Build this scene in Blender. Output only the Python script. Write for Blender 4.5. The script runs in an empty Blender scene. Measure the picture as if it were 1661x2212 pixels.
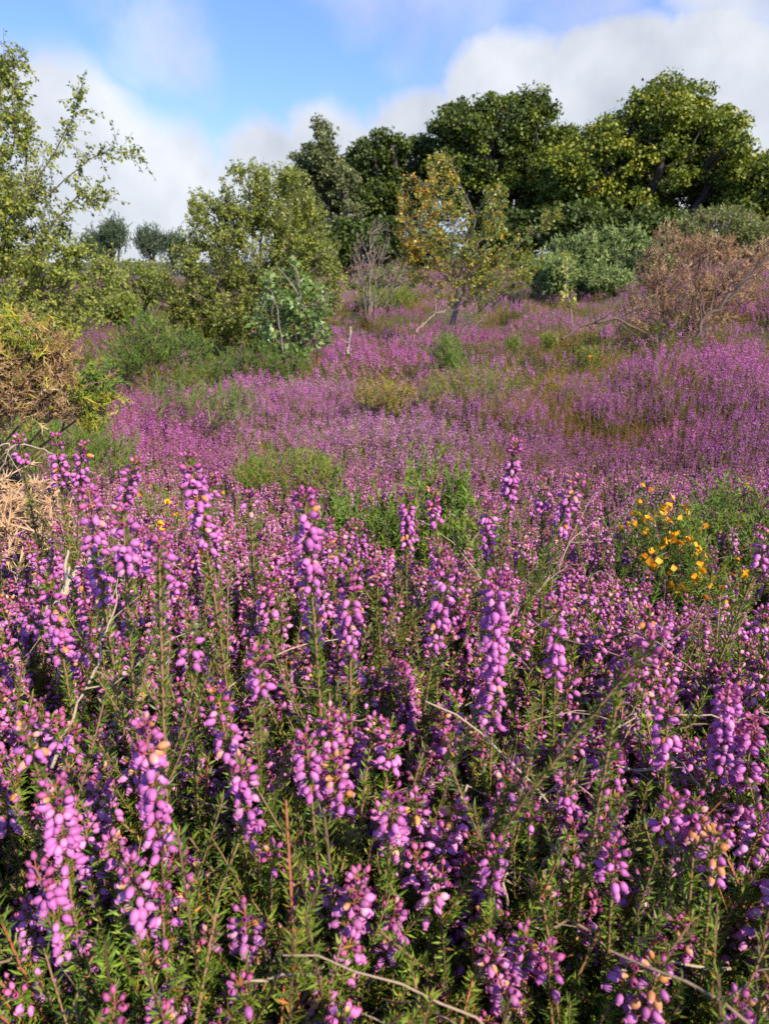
import bpy, math
import numpy as np
from mathutils import Vector, Matrix
R = math.radians
SC = bpy.context.scene
rng = np.random.default_rng(11)

# ------------------------------------------------------------------ camera, sky, sun, exposure
F = 1522.0; CX, CY = 830.5, 1106.0; HOR = 565.0          # photo frame 1661 x 2212 units
PITCH = math.atan((CY - HOR) / F)
CAMZ = 1.0
cd = bpy.data.cameras.new('camera'); cam = bpy.data.objects.new('camera', cd)
SC.collection.objects.link(cam); SC.camera = cam
cam.location = (0, 0, CAMZ); cam.rotation_euler = (R(90) - PITCH, 0, 0)
cd.sensor_fit = 'VERTICAL'; cd.sensor_height = 36; cd.lens = 36 * F / 2212
cd.clip_start = 0.02; cd.clip_end = 3000
cd.dof.use_dof = True; cd.dof.focus_distance = 0.68; cd.dof.aperture_fstop = 18

SUN_AZ, SUN_EL = 134, 41                                   # degrees clockwise from the view, above the horizon
sv = Vector((math.sin(R(SUN_AZ)) * math.cos(R(SUN_EL)), math.cos(R(SUN_AZ)) * math.cos(R(SUN_EL)), math.sin(R(SUN_EL))))
sl = bpy.data.lights.new('sun', 'SUN'); sun = bpy.data.objects.new('sun', sl); SC.collection.objects.link(sun)
sl.energy = 5.0; sl.angle = R(0.55); sl.color = (1.0, 0.905, 0.75)
sun.rotation_euler = sv.to_track_quat('Z', 'Y').to_euler(); sun.location = (3, -2, 6)

SC.view_settings.view_transform = 'Standard'; SC.view_settings.look = 'None'
SC.view_settings.exposure = 0.74; SC.view_settings.gamma = 1.0
SC.cycles.max_bounces = 6; SC.cycles.diffuse_bounces = 3; SC.cycles.glossy_bounces = 2; SC.cycles.transmission_bounces = 3
SC.cycles.use_denoising = False
SC.cycles.caustics_reflective = False; SC.cycles.caustics_refractive = False

def pix(px, row, d):
    """world point at horizontal distance d along the view, seen at px,row of the photograph"""
    cp, sp = math.cos(PITCH), math.sin(PITCH)
    u = CY - row
    v = np.array([px - CX, F * cp + u * sp, -F * sp + u * cp])
    v = v * (d / v[1])
    return np.array([v[0], v[1], v[2] + CAMZ])

def proj(x, y, z):
    cp, sp = math.cos(PITCH), math.sin(PITCH)
    z = z - CAMZ
    f = y * cp - z * sp; u = y * sp + z * cp
    f = np.maximum(f, 1e-3)
    return CX + F * x / f, CY - F * u / f

W = bpy.data.worlds.new('World'); SC.world = W; W.use_nodes = True
nt = W.node_tree; nt.nodes.clear()
def N(nt, t, **k):
    n = nt.nodes.new(t)
    for a, b in k.items():
        if hasattr(n, a): setattr(n, a, b)
    return n
def setin(n, **k):
    for a, b in k.items(): n.inputs[a.replace('_', ' ')].default_value = b
    return n
out = N(nt, 'ShaderNodeOutputWorld'); bg = N(nt, 'ShaderNodeBackground'); bgc = N(nt, 'ShaderNodeBackground'); mix = N(nt, 'ShaderNodeMixShader')
sky = N(nt, 'ShaderNodeTexSky'); sky.sky_type = 'NISHITA'; sky.sun_disc = False
sky.sun_elevation = R(SUN_EL); sky.sun_rotation = R(SUN_AZ); sky.air_density = 1.3; sky.dust_density = 0.6; sky.ozone_density = 2.2
bg.inputs['Strength'].default_value = 0.14
tint = N(nt, 'ShaderNodeMix'); tint.data_type = 'RGBA'; tint.blend_type = 'MULTIPLY'; tint.inputs[0].default_value = 1.0
tint.inputs[7].default_value = (.46, .585, 1.08, 1)
nt.links.new(sky.outputs[0], tint.inputs[6]); nt.links.new(tint.outputs[2], bg.inputs['Color'])
bgc.inputs['Strength'].default_value = 1.0
tc = N(nt, 'ShaderNodeTexCoord')
# cloud banks: soft blobs around sky directions, their edges broken by noise
nz1 = N(nt, 'ShaderNodeTexNoise'); setin(nz1, Scale=4.2, Detail=9.0, Roughness=0.58)
nz2 = N(nt, 'ShaderNodeTexNoise'); setin(nz2, Scale=6.0, Detail=6.0, Roughness=0.55)
nt.links.new(tc.outputs['Generated'], nz1.inputs['Vector']); nt.links.new(tc.outputs['Generated'], nz2.inputs['Vector'])
wob = N(nt, 'ShaderNodeVectorMath', operation='MULTIPLY_ADD')
sub = N(nt, 'ShaderNodeVectorMath', operation='SUBTRACT'); sub.inputs[1].default_value = (0.5, 0.5, 0.5)
nt.links.new(nz2.outputs['Color'], sub.inputs[0])
nt.links.new(sub.outputs[0], wob.inputs[0]); wob.inputs[1].default_value = (0.11, 0.11, 0.09); nt.links.new(tc.outputs['Generated'], wob.inputs[2])
def mth(op, a, b=None, clamp=False):
    m = N(nt, 'ShaderNodeMath', operation=op); m.use_clamp = clamp
    for i, v in enumerate((a, b)):
        if v is None: continue
        if hasattr(v, 'links'): nt.links.new(v, m.inputs[i])
        else: m.inputs[i].default_value = v
    return m.outputs[0]
def skyblob(px, row, deg, w):
    v = Vector(pix(px, row, 1.0) - np.array([0, 0, CAMZ])).normalized()
    d = N(nt, 'ShaderNodeVectorMath', operation='DISTANCE'); nt.links.new(wob.outputs[0], d.inputs[0]); d.inputs[1].default_value = v
    r = 2 * math.sin(R(deg) / 2)
    mr = N(nt, 'ShaderNodeMapRange', interpolation_type='SMOOTHSTEP'); nt.links.new(d.outputs['Value'], mr.inputs[0])
    mr.inputs[1].default_value = r * 1.25; mr.inputs[2].default_value = r * 0.35; mr.inputs[3].default_value = 0; mr.inputs[4].default_value = w
    return mr.outputs[0]
acc = None
for b in [(120, 430, 10.5, 1.25), (-150, 380, 10, 1.0), (330, 500, 9, 1.2), (580, 410, 5.6, 1.15), (350, 90, 5.4, .50), (300, -40, 6, .45), (420, 180, 3.5, .3), (760, 420, 6, 1.2), (900, 320, 5.5, 1.1), (1080, 260, 6.5, 1.2), (1300, 270, 7, 1.3), (1520, 240, 6.0, 1.2), (1700, 350, 8, 1.2), (1250, 450, 9, 1.2), (960, 60, 7.5, .50), (780, -60, 6, .45), (1250, -40, 6.5, .48), (1600, -40, 6, .55), (700, 330, 4.5, .9), (-900, 300, 20, 1.2), (2600, 200, 20, 1.1)]:
    o = skyblob(*b); acc = o if acc is None else mth('MAXIMUM', acc, o)
m1 = mth('ADD', acc, mth('MULTIPLY', mth('SUBTRACT', nz1.outputs[0], 0.5), 0.95))
rmp = N(nt, 'ShaderNodeMapRange', interpolation_type='SMOOTHSTEP'); nt.links.new(m1, rmp.inputs[0])
for i, v in ((1, 0.22), (2, 0.80), (3, 0.03), (4, 0.97)): rmp.inputs[i].default_value = v
cr = N(nt, 'ShaderNodeValToRGB'); nt.links.new(nz2.outputs[0], cr.inputs[0])
cr.color_ramp.elements[0].position = 0.3; cr.color_ramp.elements[0].color = (0.34, 0.37, 0.42, 1)
cr.color_ramp.elements[1].position = 0.68; cr.color_ramp.elements[1].color = (0.56, 0.58, 0.61, 1)
nt.links.new(cr.outputs[0], bgc.inputs['Color'])
nt.links.new(rmp.outputs[0], mix.inputs[0]); nt.links.new(bg.outputs[0], mix.inputs[1]); nt.links.new(bgc.outputs[0], mix.inputs[2]); nt.links.new(mix.outputs[0], out.inputs[0])

# ------------------------------------------------------------------ materials
def ramp_mat(name, stops, rough=0.6, transl=0.25, attr='c', spec=0.3, tinted=False, jitter=0.0, bump=None, obj_rand=0.0, mottle=0):
    m = bpy.data.materials.new(name); m.use_nodes = True; t = m.node_tree; t.nodes.clear()
    o = N(t, 'ShaderNodeOutputMaterial'); p = N(t, 'ShaderNodeBsdfPrincipled')
    a = N(t, 'ShaderNodeAttribute', attribute_name=attr)
    r = N(t, 'ShaderNodeValToRGB'); e = r.color_ramp.elements
    while len(e) < len(stops): e.new(0.5)
    for k, (pos, col) in enumerate(stops): e[k].position = pos
    for k, (pos, col) in enumerate(stops): e[k].color = (*col, 1)
    t.links.new(a.outputs['Fac'], r.inputs[0]); col = r.outputs[0]
    if tinted:
        a2 = N(t, 'ShaderNodeAttribute', attribute_name='tint', attribute_type='INSTANCER')
        mx = N(t, 'ShaderNodeMix'); mx.data_type = 'RGBA'; mx.blend_type = 'MULTIPLY'; mx.inputs[0].default_value = 1
        t.links.new(col, mx.inputs[6]); t.links.new(a2.outputs['Vector'], mx.inputs[7]); col = mx.outputs[2]
    if jitter or obj_rand:
        oi = N(t, 'ShaderNodeObjectInfo'); hs = N(t, 'ShaderNodeHueSaturation')
        mr = N(t, 'ShaderNodeMapRange'); t.links.new(oi.outputs['Random'], mr.inputs[0])
        j = jitter or obj_rand
        mr.inputs[3].default_value = 1 - j; mr.inputs[4].default_value = 1 + j
        mr2 = N(t, 'ShaderNodeMapRange'); t.links.new(oi.outputs['Random'], mr2.inputs[0])
        mr2.inputs[3].default_value = 0.5 - j * 0.06; mr2.inputs[4].default_value = 0.5 + j * 0.05
        t.links.new(mr.outputs[0], hs.inputs['Value']); t.links.new(mr2.outputs[0], hs.inputs['Hue']); t.links.new(col, hs.inputs['Color']); col = hs.outputs[0]
    if mottle:
        nz = N(t, 'ShaderNodeTexNoise'); nz.inputs['Scale'].default_value = mottle; nz.inputs['Detail'].default_value = 3
        tcn = N(t, 'ShaderNodeTexCoord'); t.links.new(tcn.outputs['Object'], nz.inputs['Vector'])
        mr = N(t, 'ShaderNodeMapRange'); t.links.new(nz.outputs[0], mr.inputs[0]); mr.inputs[1].default_value = .3; mr.inputs[2].default_value = .7; mr.inputs[3].default_value = .72; mr.inputs[4].default_value = 1.18
        mx = N(t, 'ShaderNodeVectorMath', operation='SCALE'); t.links.new(col, mx.inputs[0]); t.links.new(mr.outputs[0], mx.inputs['Scale']); col = mx.outputs[0]
    t.links.new(col, p.inputs['Base Color']); p.inputs['Roughness'].default_value = rough
    p.inputs['Specular IOR Level'].default_value = spec
    if bump:
        nz = N(t, 'ShaderNodeTexNoise'); nz.inputs['Scale'].default_value = bump[0]; nz.inputs['Detail'].default_value = 5
        tcn = N(t, 'ShaderNodeTexCoord'); t.links.new(tcn.outputs['Object'], nz.inputs['Vector'])
        bp = N(t, 'ShaderNodeBump'); bp.inputs['Strength'].default_value = bump[1]; bp.inputs['Distance'].default_value = bump[2]
        t.links.new(nz.outputs[0], bp.inputs['Height']); t.links.new(bp.outputs[0], p.inputs['Normal'])
    if transl > 0:
        tr = N(t, 'ShaderNodeBsdfTranslucent'); ms = N(t, 'ShaderNodeMixShader'); ms.inputs[0].default_value = transl
        t.links.new(col, tr.inputs[0]); t.links.new(p.outputs[0], ms.inputs[1]); t.links.new(tr.outputs[0], ms.inputs[2]); t.links.new(ms.outputs[0], o.inputs[0])
    else: t.links.new(p.outputs[0], o.inputs[0])
    return m

BELL = [(0.0, (.34, .06, .13)), (.12, (.50, .10, .25)), (.25, (.49, .14, .35)), (.5, (.58, .165, .45)), (.72, (.67, .235, .53)), (.80, (.78, .38, .50)), (.88, (.70, .36, .20)), (1, (.62, .26, .07))]
LEAF = [(0, (.06, .11, .010)), (.4, (.125, .195, .018)), (.75, (.21, .28, .026)), (.93, (.28, .28, .035)), (1, (.36, .16, .03))]
WOOD = [(0, (.12, .07, .04)), (.4, (.27, .15, .075)), (.65, (.36, .10, .05)), (1, (.42, .33, .22))]
M = {}
M['bell'] = ramp_mat('bell_petal', BELL, .5, .32, obj_rand=.12, spec=.3, mottle=420)
M['bell_t'] = ramp_mat('bell_petal_far', BELL, .55, .25, tinted=True, jitter=.10)
M['hleaf'] = ramp_mat('heather_leaf', LEAF, .42, .25, spec=.45, obj_rand=.15)
M['hleaf_t'] = ramp_mat('heather_leaf_far', LEAF, .6, .2, tinted=True, jitter=.15)
M['wood'] = ramp_mat('heather_stem', WOOD, .7, 0, bump=(900, .4, .001))
M['twig'] = ramp_mat('dry_twig', [(0, (.13, .085, .06)), (.5, (.24, .16, .095)), (1, (.38, .30, .20))], .8, 0, bump=(350, .8, .002))
M['bark'] = ramp_mat('tree_bark', [(0, (.05, .04, .03)), (.5, (.13, .10, .075)), (.8, (.30, .25, .20)), (1, (.62, .60, .54))], .8, 0, bump=(25, .8, .02))
M['birch'] = ramp_mat('birch_leaf', [(0, (.10, .14, .02)), (.3, (.21, .25, .035)), (.6, (.33, .37, .055)), (.85, (.46, .46, .09)), (1, (.56, .38, .04))], .45, .45, spec=.35)
M['gold'] = ramp_mat('golden_birch_leaf', [(0, (.08, .13, .02)), (.35, (.22, .28, .03)), (.6, (.55, .42, .04)), (.8, (.80, .40, .03)), (1, (.72, .24, .03))], .35, .4, spec=.5)
M['pale'] = ramp_mat('pale_birch_leaf', [(0, (.07, .13, .025)), (.5, (.17, .26, .05)), (1, (.32, .42, .16))], .4, .35, spec=.45)
M['oak'] = ramp_mat('oak_leaf', [(0, (.035, .055, .010)), (.4, (.08, .115, .014)), (.7, (.20, .24, .02)), (1, (.40, .36, .03))], .5, .25, spec=.3)
M['oakgrey'] = ramp_mat('grey_green_leaf', [(0, (.06, .08, .03)), (.5, (.15, .17, .055)), (1, (.26, .26, .09))], .5, .25)
M['willow'] = ramp_mat('willow_leaf', [(0, (.12, .15, .04)), (.5, (.24, .26, .07)), (1, (.36, .34, .10))], .5, .35)
M['pine'] = ramp_mat('pine_needle', [(0, (.05, .08, .04)), (.5, (.13, .18, .075)), (1, (.24, .29, .11))], .55, .15)
M['farg'] = ramp_mat('far_gorse', [(0, (.09, .14, .035)), (.5, (.22, .30, .08)), (1, (.40, .46, .13))], .6, .15)
M['gorse'] = ramp_mat('gorse_spine', [(0, (.065, .105, .022)), (.25, (.13, .22, .03)), (.42, (.20, .27, .025)), (.55, (.46, .40, .03)), (.70, (.38, .24, .08)), (.85, (.30, .17, .08)), (1, (.54, .38, .18))], .5, .2)
M['deadg'] = ramp_mat('dead_gorse_spine', [(0, (.24, .13, .05)), (.5, (.48, .28, .12)), (1, (.64, .44, .25))], .7, .15)
M['yellow'] = ramp_mat('gorse_petal', [(0, (.85, .35, .01)), (1, (.95, .50, .012))], .5, .3)
M['bare'] = ramp_mat('bare_twig', [(0, (.14, .10, .07)), (1, (.36, .28, .2))], .8, 0)

g = bpy.data.materials.new('heath_soil'); g.use_nodes = True; t = g.node_tree
p = t.nodes['Principled BSDF']; p.inputs['Roughness'].default_value = .95
nz = N(t, 'ShaderNodeTexNoise'); setin(nz, Scale=3.0, Detail=9.0, Roughness=.65)
tcn = N(t, 'ShaderNodeTexCoord'); t.links.new(tcn.outputs['Object'], nz.inputs['Vector'])
r = N(t, 'ShaderNodeValToRGB'); e = r.color_ramp.elements
e[0].position = .3; e[0].color = (.030, .026, .014, 1); e[1].position = .7; e[1].color = (.085, .085, .03, 1)
t.links.new(nz.outputs[0], r.inputs[0]); t.links.new(r.outputs[0], p.inputs['Base Color'])
M['soil'] = g

# ------------------------------------------------------------------ geometry helpers (vectorised)
def norm(v): return v / (np.linalg.norm(v, axis=-1, keepdims=True) + 1e-12)
class Geo:
    def __init__(s): s.v = []; s.f = []; s.c = []; s.m = []; s.n = 0
    def add(s, V, Fc, c, m=0):
        V = np.asarray(V, float).reshape(-1, 3); Fc = np.asarray(Fc, int).reshape(-1, 3)
        s.v.append(V); s.f.append(Fc + s.n); s.c.append(np.broadcast_to(np.asarray(c, float), (len(V),))); s.m.append(np.broadcast_to(np.asarray(m, int), (len(Fc),))); s.n += len(V); return s
    def get(s):
        if not s.v: return np.zeros((0, 3)), np.zeros((0, 3), int), np.zeros(0), np.zeros(0, int)
        return np.concatenate(s.v), np.concatenate(s.f), np.concatenate(s.c), np.concatenate(s.m)
    def addg(s, g2): s.add(*g2.get()) if isinstance(g2, Geo) else s.add(*g2); return s
def rep(gt, T, P, c=None, m=None):
    V, Fc, C, Mi = gt.get() if isinstance(gt, Geo) else gt
    k = len(P); n = len(V)
    Vo = np.einsum('kij,nj->kni', T, V) + P[:, None, :]
    Fo = (Fc[None] + (np.arange(k) * n)[:, None, None]).reshape(-1, 3)
    Co = (np.broadcast_to(C, (k, n)) if c is None else C[None] + np.asarray(c)[:, None]).reshape(-1)
    return Vo.reshape(-1, 3), Fo, Co, np.tile(Mi if m is None else np.full(len(Fc), m), k)
def frames(d, n=None, s=1.0, rg=rng):
    d = norm(d)
    if n is None: n = rg.normal(size=d.shape)
    y = norm(n - (n * d).sum(-1, keepdims=True) * d); x = np.cross(y, d)
    T = np.stack([x, y, d], -1)
    return T * np.asarray(s).reshape(-1, 1, 1)
def tubes(P, Rad, sides=4, c=.3, rg=rng):
    k, n, _ = P.shape
    Tn = norm(np.gradient(P, axis=1)); ref = norm(rg.normal(size=(k, 1, 3))) + np.array([1e-3, 0, 0])
    A = norm(np.cross(Tn, np.broadcast_to(ref, Tn.shape))); B = np.cross(Tn, A)
    th = np.arange(sides) / sides * 2 * np.pi
    V = P[:, :, None] + (A[:, :, None] * np.cos(th)[:, None] + B[:, :, None] * np.sin(th)[:, None]) * Rad[:, :, None, None]
    i = np.arange(n - 1)[:, None] * sides; j = np.arange(sides)[None]; j2 = (j + 1) % sides
    a = i + j; b = i + j2; cc = a + sides; d = b + sides
    f = np.concatenate([np.stack([a, b, d], -1).reshape(-1, 3), np.stack([a, d, cc], -1).reshape(-1, 3)])
    Fo = (f[None] + (np.arange(k) * n * sides)[:, None, None]).reshape(-1, 3)
    C = np.repeat(np.broadcast_to(np.asarray(c, float), (k,)), n * sides)
    return V.reshape(-1, 3), Fo, C, np.zeros(len(Fo), int)
def mesh(name, gt, mats, smooth=True):
    V, Fc, C, Mi = gt.get() if isinstance(gt, Geo) else gt
    me = bpy.data.meshes.new(name)
    me.vertices.add(len(V)); me.vertices.foreach_set('co', V.astype(np.float32).ravel())
    me.loops.add(len(Fc) * 3); me.loops.foreach_set('vertex_index', Fc.astype(np.int32).ravel())
    me.polygons.add(len(Fc)); me.polygons.foreach_set('loop_start', np.arange(0, len(Fc) * 3, 3, dtype=np.int32))
    me.polygons.foreach_set('material_index', Mi.astype(np.int32))
    me.polygons.foreach_set('use_smooth', np.full(len(Fc), smooth))
    for m in mats: me.materials.append(M[m])
    a = me.attributes.new('c', 'FLOAT', 'POINT'); a.data.foreach_set('value', C.astype(np.float32))
    me.update(); me.validate(); return me
def link(o): SC.collection.objects.link(o); return o
def part(name, me, parent, label=None):
    o = link(bpy.data.objects.new(name, me)); o.parent = parent
    if label: o['label'] = label
    return o
def tag(o, label, cat, group=None, kind=None):
    if label: o['label'] = label
    if cat: o['category'] = cat
    if group: o['group'] = group
    if kind: o['kind'] = kind
    return o
def thing(name, loc, label, cat, group=None):
    o = link(bpy.data.objects.new(name, None)); o.location = loc; o.empty_display_size = .05
    return tag(o, label, cat, group)

def leaf(w=.4, fold=.12, curl=0.0):
    return Geo().add([(0, 0, 0), (w, fold, .42), (0, curl, 1), (-w, fold, .42)], [(0, 1, 2), (0, 2, 3)], 0).get()
NEEDLE = leaf(.095, .05, .06)
SPINE = Geo().add([(.07, 0, 0), (-.035, .06, 0), (-.035, -.06, 0), (0, 0, 1)], [(0, 1, 3), (1, 2, 3), (2, 0, 3)], 0).get()

def bell(seg=9, lo=False):
    if lo: zr = [(0, .05), (.35, .36), (.75, .30), (1, .17)]
    else: zr = [(0, .08), (.06, .20), (.2, .32), (.45, .36), (.68, .32), (.84, .21), (.92, .165), (1.0, .24)]
    th = np.arange(seg) / seg * 2 * np.pi
    V = np.array([(r_ * math.cos(a), r_ * math.sin(a), z_) for z_, r_ in zr for a in th])
    f = []
    for i in range(len(zr) - 1):
        for j in range(seg):
            a, b = i * seg + j, i * seg + (j + 1) % seg
            f += [(a, b, b + seg), (a, b + seg, a + seg)]
    cz = np.array([0.0 if lo else (-.05 if z_ < .1 else (-.20 if z_ > .9 else (-.07 if z_ > .8 else .02))) for z_, r_ in zr for a in th])
    gq = Geo().add(V, f, cz)
    return gq.get()
BELL_HI, BELL_MID, BELL_LO = bell(9), bell(5, True), bell(3, True)

def sstep(t): t = np.clip(t, 0, 1); return t * t * (3 - 2 * t)
def noise2(x, y, s, seed):
    """smooth value noise"""
    rg = np.random.default_rng(seed); T = rg.random((64, 64))
    x = np.asarray(x) / s; y = np.asarray(y) / s
    xi = np.floor(x).astype(int); yi = np.floor(y).astype(int); fx = sstep(x - xi); fy = sstep(y - yi)
    q = lambda a, b: T[a % 64, b % 64]
    return (q(xi, yi) * (1 - fx) + q(xi + 1, yi) * fx) * (1 - fy) + (q(xi, yi + 1) * (1 - fx) + q(xi + 1, yi + 1) * fx) * fy

# ------------------------------------------------------------------ terrain
def gz(x, y):
    x = np.asarray(x, float); y = np.asarray(y, float)
    z = np.interp(y, [.45, .6, .95, 1.2, 1.5, 2.0, 2.6, 3.2], [.42, .40, .285, .22, .165, .085, .03, 0])
    z = z + 0.10 * sstep((-x - .35) / .8) * (1 - sstep((y - 1.0) / 1.2))
    back = np.clip(y - 9, 0, 60)
    z = z + back * .034 * sstep((x / np.maximum(y, 1) + .28) / .35) * (1 - .5 * sstep((y - 40) / 60))
    z = z + 0.48 * sstep((x / np.maximum(y, 1) - .18) / .3) * sstep((y - 3.2) / 4)
    z = z + (noise2(x, y, .9, 1) - .5) * .17 * sstep((y - 1.6) / 2) + (noise2(x, y, 3.1, 2) - .5) * .22 * sstep((y - 3) / 4)
    return z
yy = np.concatenate([np.linspace(-3, .5, 16), .5 + np.geomspace(.03, 900, 190)])
uu = np.linspace(-1, 1, 161); uu = np.sign(uu) * np.abs(uu) ** 1.35
Y, U = np.meshgrid(yy, uu, indexing='ij'); X = U * (3.5 + np.maximum(Y, 0) * 1.5)
Z = gz(X, Y)
a = (np.arange(len(yy) - 1)[:, None] * len(uu) + np.arange(len(uu) - 1)[None]).ravel()
fc = np.concatenate([np.stack([a, a + 1, a + 1 + len(uu)], -1), np.stack([a, a + 1 + len(uu), a + len(uu)], -1)])
ground = link(bpy.data.objects.new('ground', mesh('ground', Geo().add(np.stack([X, Y, Z], -1), fc, 0), ['soil'])))
tag(ground, 'dark peaty heath ground under the heather', None, None, 'structure')

def mound_top(x, y):
    """height the foreground bushes reach: they sink away from the path, lowest toward the right"""
    a = x / np.maximum(y, .05)
    ang = 22.5 + 3.6 * sstep((a + .25) / .5) + 2.2 * sstep((a - .15) / .2)
    z = 1.0 - np.hypot(x, y) * np.tan(np.radians(ang)) * .985
    return np.where(y < .45, 9.0, z)
# ------------------------------------------------------------------ heather builders
def leafy(P, gap, L, per, rg, tufts=True):
    """needle leaves in whorls along polyline P (n,3)"""
    seg = np.linalg.norm(np.diff(P, axis=0), axis=1); s = np.concatenate([[0], np.cumsum(seg)]); tot = s[-1]
    nn = max(2, int(tot / gap)); q = (np.arange(nn) + rg.random(nn) * .5) / nn * tot
    C0 = np.stack([np.interp(q, s, P[:, i]) for i in range(3)], -1)
    T0 = norm(np.stack([np.interp(q, s, np.gradient(P[:, i], s + np.arange(len(s)) * 1e-9)) for i in range(3)], -1))
    C = np.repeat(C0, per, 0); T = np.repeat(T0, per, 0)
    rad = rg.normal(size=C.shape); rad = norm(rad - (rad * T).sum(-1, keepdims=True) * T)
    ang = rg.uniform(.35, 1.25, (len(C), 1))
    d = T * np.cos(ang) + rad * np.sin(ang)
    c = np.clip(np.repeat(rg.uniform(.05, .7, nn), per) + rg.normal(0, .12, len(C)), 0, .95)
    c = np.where(rg.random(len(C)) < .03, 1.0, c)
    return rep(NEEDLE, frames(d, None, L * rg.uniform(.65, 1.25, len(C)), rg), C + rad * .0004, c)
def stem_line(H, lean, bend, n, rg):
    t = np.linspace(0, 1, n)[:, None]
    a = rg.uniform(0, 2 * np.pi); w = np.array([[math.cos(a), math.sin(a), 0]])
    P = t * np.array([[0, 0, H]]) + t ** 2 * np.array([[lean[0], lean[1], 0]]) + w * np.sin(t * np.pi * rg.uniform(.8, 1.6)) * bend
    return P
def spike_parts(H, SL, rg, lean=(0, 0), bend=.008, tan=.08, full=1.0, bl=.0061, lod=0, bud=.16, hue=0.0):
    """one flowering stem: woody stem + pedicels, leaves, bells.  Returns geos and the bell transforms."""
    P = stem_line(H, lean, bend, 14 if lod == 0 else 6, rg)
    s = np.linspace(0, H, len(P))
    def at(q): return np.stack([np.interp(q, s, P[:, i]) for i in range(3)], -1)
    rad = np.interp(s, [0, H - SL, H], [.0012, .0008, .0005])
    stem = Geo(); stem.add(*tubes(P[None], rad[None], 5 if lod == 0 else 3, .35, rg))
    # bells in whorls from the tip down
    gap = .0046 if lod == 0 else (.0082 if lod == 1 else .0105)
    q, b, c, sz, el = [], [], [], [], []
    u = .001
    tanzone = rg.random() < .5
    while u < SL:
        f = u / SL
        k = rg.integers(4, 8) if lod == 0 else rg.integers(2, 5)
        if f > .75: k = max(1, k - 2)
        if lod == 0 and f > .15 and rg.random() < .16: k = 1
        k = max(1, int(round(k * full)))
        a0 = rg.uniform(0, 6.28)
        for j in range(k):
            q.append(H - u + rg.normal(0, .0012)); b.append(a0 + j * 6.283 / k + rg.normal(0, .35))
            bd = math.exp(-(u / .010) ** 2) if bud > 0 else 0
            el.append(R(55) * bd - R(rg.uniform(5, 68)) * (1 - bd))
            sz.append(bl * (1 - .42 * bd) * rg.uniform(.82, 1.14) * (1 - .15 * f))
            cc = (rg.uniform(.30, .72) if lod == 0 else rg.uniform(.28, .66)) + hue
            if bd > .35: cc = rg.uniform(.06, .3) + hue * .3
            pt = tan * (2.6 if (f < .22 and tanzone) else .8)
            if rg.random() < pt: cc = rg.uniform(.80, 1.0)
            c.append(cc)
        u += gap * rg.uniform(.75, 1.4)
    q, b, c, sz, el = map(np.array, (q, b, c, sz, el))
    ax = at(q)
    out = np.stack([np.cos(b), np.sin(b), np.zeros_like(b)], -1)
    pedl = (rg.uniform(.0020, .0038, len(q)) if lod == 0 else rg.uniform(.002, .005, len(q)))[:, None]
    root = ax + out * pedl + np.array([0, 0, 1]) * pedl * .55
    d = norm(out * np.cos(el)[:, None] + np.array([0, 0, 1]) * np.sin(el)[:, None])
    T = frames(d, None, sz, rg)
    if lod == 0:
        pp = np.stack([ax, ax + out * pedl * .6 + np.array([0, 0, 1]) * pedl * .6, root], 1)
        stem.add(*tubes(pp, np.full((len(q), 3), .00028), 3, .65, rg))
        # calyx: four small sepals clasping the base of each bell
        cal = leaf(.16, .0, .05); dd = np.repeat(d, 4, 0); rr = np.repeat(root, 4, 0)
        rad2 = rg.normal(size=dd.shape); rad2 = norm(rad2 - (rad2 * dd).sum(-1, keepdims=True) * dd)
        stem.add(*rep(cal, frames(dd * .75 + rad2 * .66, rad2, np.repeat(sz, 4) * .42, rg), rr + rad2 * .0002, rg.uniform(.5, .68, len(rr))))
    bells = rep((BELL_HI, BELL_MID, BELL_LO)[lod], T, root, c)
    lv = Geo()
    if lod == 0:
        lv.add(*leafy(P[: int(14 * (1 - SL / H)) + 2], .0031, .0058, 10, rg))
        nb = rg.integers(7, 12)                     # short leafy side shoots
        for _ in range(nb):
            h0 = rg.uniform(.35, .85) * (H - SL); p0 = at(np.array([h0]))[0]; a = rg.uniform(0, 6.28)
            tt = np.linspace(0, 1, 5)[:, None]; Ls = rg.uniform(.02, .075)
            pb = p0 + tt * np.array([math.cos(a) * .45, math.sin(a) * .45, .9]) * Ls + tt ** 2 * np.array([0, 0, .2]) * Ls
            lv.add(*leafy(pb, .0035, .0050, 6, rg)); stem.add(*tubes(pb[None], np.full((1, 5), .0005), 3, .4, rg))
    elif lod == 1: lv.add(*leafy(P[:5], .009, .0085, 5, rg))
    else: lv.add(*leafy(P[:5], .020, .017, 5, rg))
    return stem, lv, bells, (T, root, c, d)

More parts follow.
